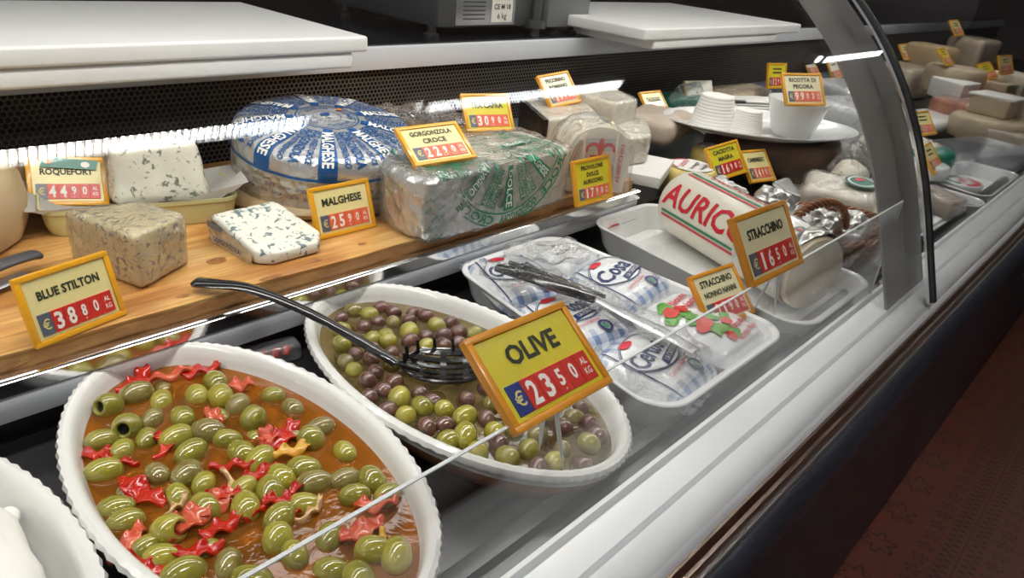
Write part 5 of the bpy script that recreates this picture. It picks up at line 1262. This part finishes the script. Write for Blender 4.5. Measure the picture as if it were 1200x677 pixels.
bm = bmesh.new(); box(bm, -.065, .065, -.075, .075, 0, .075, .018, 4); bmesh.ops.triangulate(bm, faces=bm.faces[:]); dense(bm, .014, 6); rough_up(bm, .002, 30, 3); obj('body', bm, M['cheese_white'], t)
bm = bmesh.new(); box(bm, -.068, .068, -.078, .078, 0, .079, .020, 4); bmesh.ops.triangulate(bm, faces=bm.faces[:]); dense(bm, .012, 6); rough_up(bm, .004, 40, 6); obj('cling_wrap', bm, M['wrap'], t)
lf = lambda u, v: Vector((-.0725-.25*0, u, .042+v)) if False else Vector((.012+u, -.035+v, .0845))
bm = bmesh.new(); put_oval(bm, 0, 0, .034, .034, lf, 30); lo = decal('green_label', bm, M['sticker_green'], t)
bm = bmesh.new(); put_oval(bm, .010, .004, .009, .009, lambda u, v: lf(u, v)+Vector((0, 0, .0008)), 16); decal('red_dot', bm, M['red_ink'], lo)
bm = bmesh.new(); put_ring(bm, 0, 0, .024, .028, lambda u, v: lf(u, v)+Vector((0, 0, .0008)), 30); decal('white_ring', bm, M['white_ink'], lo)
for (x, y, z, sx, sy, sz, lb_) in ((1.72, .50, .085, .075, .055, .055, 'tall peaked clear plastic bag in the tray behind the basket'), (1.58, .355, .065, .08, .055, .045, 'crumpled clear bag of cheese right of the green labelled pack'), (1.70, .37, .06, .08, .06, .045, 'loose clear plastic bag beside the grey glass support')):
    bm = bmesh.new(); bmesh.ops.create_icosphere(bm, subdivisions=4, radius=1)
    for v in bm.verts: v.co = Vector((v.co.x*sx, v.co.y*sy, v.co.z*sz))
    rough_up(bm, .026, 20, x*11+y); t = thing('bagged_cheese', lb_, 'bag', (x, y, z)); obj('plastic_bag', bm, M['wrap_heavy'], t)
    bm = bmesh.new(); bmesh.ops.create_icosphere(bm, subdivisions=3, radius=1)
    for v in bm.verts: v.co = Vector((v.co.x*sx*.7, v.co.y*sy*.7, v.co.z*sz*.6-.008))
    rough_up(bm, .008, 20, x*3); obj('cheese_piece', bm, M['cheese_white'], t)
# peppers pack behind the dishes, steel handle at far left
t = thing('pepper_pack', 'small clear pack of red peppers behind the two oval dishes', 'pack', (.382, .700, .001), (0, 0, -.2))
bm = bmesh.new(); box(bm, -.035, .035, -.014, .014, 0, .022, .005, 3); obj('clear_pack', bm, M['clear_plastic'], t)
bm = bmesh.new()
for k in range(4): tube(bm, [(-.026+.014*k, -.008, .008), (-.022+.014*k, .0, .015), (-.018+.014*k, .008, .010)], [(.005, .003)]*3, 8)
obj('pepper_filling', bm, M['pepper'], t)
SH = thing('steel_utensil', 'steel utensil with rounded handle at the far left of the board', 'utensil', (.165, .865, .1005))
bm = bmesh.new(); tube(bm, spline([(-.12, -.03, .006), (-.05, -.012, .016), (.0, .004, .022), (.032, .018, .020), (.040, .022, .017)], 5), [(.010, .005)]*20+[(.006, .003)], 12); obj('handle', bm, M['scale_grey'], SH)
bm = bmesh.new(); tube(bm, [(-.115, -.048, .003), (-.03, -.02, .006), (.02, .0, .008)], [(.010, .0015)]*3, 10); obj('blade', bm, M['steel'], SH)

# ------------------------------------------------------------------ second glass case: wrapped cheeses, trays
blk('cheese_block', 'beige cheese block nearest the black gasket in the second case', [(3.35, .86), (3.56, .82), (3.62, 1.0), (3.40, 1.06)], .0285, .155, M['cheese_beige'], seed=21, wrap='wrap', maxl=.04, bev=.02)
wheel('cut_cheese', 'pale round cut cheese below the second sign in the second case', 3.30, .70, .10, .11, .10, M['cheese_beige'], rough=.003, n=40)
blk('cheese_block', 'brown rinded block behind the round pale cheese in the second case', [(3.64, .84), (3.76, .80), (3.82, .98), (3.70, 1.02)], .0285, .235, M['rind_tan'], seed=22, maxl=.04, bev=.02)
blk('cheese_block', 'tall pale cheese block under the highest sign in the second case', [(3.80, .74), (4.0, .70), (4.06, .86), (3.86, .90)], .0285, .275, M['cheese_beige'], seed=23, wrap='wrap', maxl=.04, bev=.02)
wheel('small_round_cheese', 'small round pale cheese left of the twin signs', 3.62, .66, .10, .10, .07, M['cheese_white'], rough=.003, n=40)
blk('cheese_block', 'beige block carrying the left sign of the twin signs', [(3.40, .53), (3.52, .51), (3.58, .64), (3.44, .66)], .0285, .158, M['cheese_beige'], seed=24, maxl=.04)
blk('cheese_block', 'pale slanted block carrying the right sign of the twin signs', [(3.53, .50), (3.70, .46), (3.76, .60), (3.59, .64)], .0285, .184, M['cheese_white'], seed=25, maxl=.04)
t = blk('cheese_wedge', 'white paper wedge with tiny blue print near the black gasket', [(3.02, .60), (3.20, .58), (3.14, .74)], .10, .17, M['paper_white'], seed=26, maxl=.04)
blk('tub', 'low white tub below the white paper wedge in the second case', [(2.74, .58), (2.98, .54), (3.0, .70), (2.8, .72)], .0285, .075, M['white_porcelain'], seed=27, bev=.02, cat='tub', maxl=.05)
t = blk('smoked_cheese', 'red brown smoked cheese piece in film in the second case', [(2.90, .53), (3.14, .50), (3.18, .64), (2.96, .68)], .0285, .125, M['ham'], seed=28, wrap='wrap', maxl=.03, bev=.02)
wheel('loaf_cheese', 'long beige loaf of cheese in the middle of the second case', 2.88, .455, .0285, .125, .075, M['cheese_beige'], rough=.004, n=40)
t = blk('cheese_wedge', 'white capped wedge standing on the beige loaf', [(2.86, .42), (2.98, .40), (3.00, .52), (2.88, .54)], .105, .165, M['cheese_beige'], seed=29, maxl=.03)
bm = bmesh.new(); prism(bm, [(-.066, -.060), (.062, -.078), (.074, .058), (-.056, .080)], .058, .066, .003); obj('white_cap', bm, M['paper_white'], t)
wheel('wrapped_round_cheese', 'film wrapped round cheese at the far right edge', 3.02, .33, .085, .09, .075, M['cheese_white'], rough=.004, n=40)
blk('wrapped_pack', 'red and white wrapped cured piece near the twin signs', [(3.14, .50), (3.36, .46), (3.40, .60), (3.18, .64)], .0285, .135, M['pepper_pink'], seed=30, wrap='wrap_heavy', cat='pack', maxl=.04, bev=.02)
blk('cheese_packet', 'flat beige packets stacked below the round wrapped cheese', [(2.72, .30), (2.98, .27), (3.02, .42), (2.76, .45)], .0285, .085, M['cheese_beige'], seed=31, wrap='wrap', cat='pack', maxl=.05)
def clear_tray(label, c, z0, h, m='clear_plastic'): return tray(label, c, h=h, r=.04, m=m, z0=z0, slope=.012, lip=.008, group='trays in the second case')
clear_tray('long clear plastic tray right of the leaning sign in the second case', [(2.28, .40), (2.72, .265), (2.74, .45), (2.36, .56)], .0005, .06)
clear_tray('white tray with a round printed cheese in the second case', [(1.99, .262), (2.38, .262), (2.38, .40), (2.05, .47)], .0005, .045, 'white_porcelain')
clear_tray('white tray just right of the black gasket with wrapped pieces', [(1.62, .252), (1.88, .252), (1.93, .40), (1.90, .45)], .052, .035, 'white_porcelain') if False else None
T4 = clear_tray('nearest white tray beyond the glass joint', [(1.875, .258), (1.975, .258), (1.985, .46), (1.875, .46)], .0005, .045, 'white_porcelain')
t = thing('round_cheese_tub', 'round tub with a red and green printed lid in the white tray', 'tub', (2.10, .345, .011)); bm = bmesh.new(); lathe(bm, [(.038, 0), (.045, .003), (.048, .030), (.050, .031), (.050, .035), (.046, .036), (.002, .036)], 36); obj('tub_body', bm, M['pack_white'], t)
bm = bmesh.new(); put_ring(bm, 0, 0, .030, .044, lambda u, v: Vector((u, v, .0370)), 30, .3, 3.3); lid = decal('green_band', bm, M['sticker_green'], t)
bm = bmesh.new(); put_text(bm, 'LIT', lambda u, v: Vector((u, v, .0376)), 0, 0, wd=.04, ht=.018, bold=.03); put_ring(bm, 0, 0, .030, .044, lambda u, v: Vector((u, v, .0370)), 30, 3.6, 6.0); decal('red_print', bm, M['red_ink'], t)
wheel('round_cheese_pack', 'dark green rimmed round cheese pack under the leaning sign', 2.14, .46, .050, .075, .05, M['sticker_green'], rough=0, n=40)
wheel('round_cheese_pack', 'white topped round cheese pack beside the dark green one', 2.03, .425, .050, .058, .035, M['pack_white'], rough=0, n=40)
blk('wrapped_pack', 'brown paper wrapped piece just right of the black gasket', [(1.67, .275), (1.74, .262), (1.80, .34), (1.73, .37)], .052, .090, M['paper_tan'], seed=33, cat='pack', wrap='wrap')
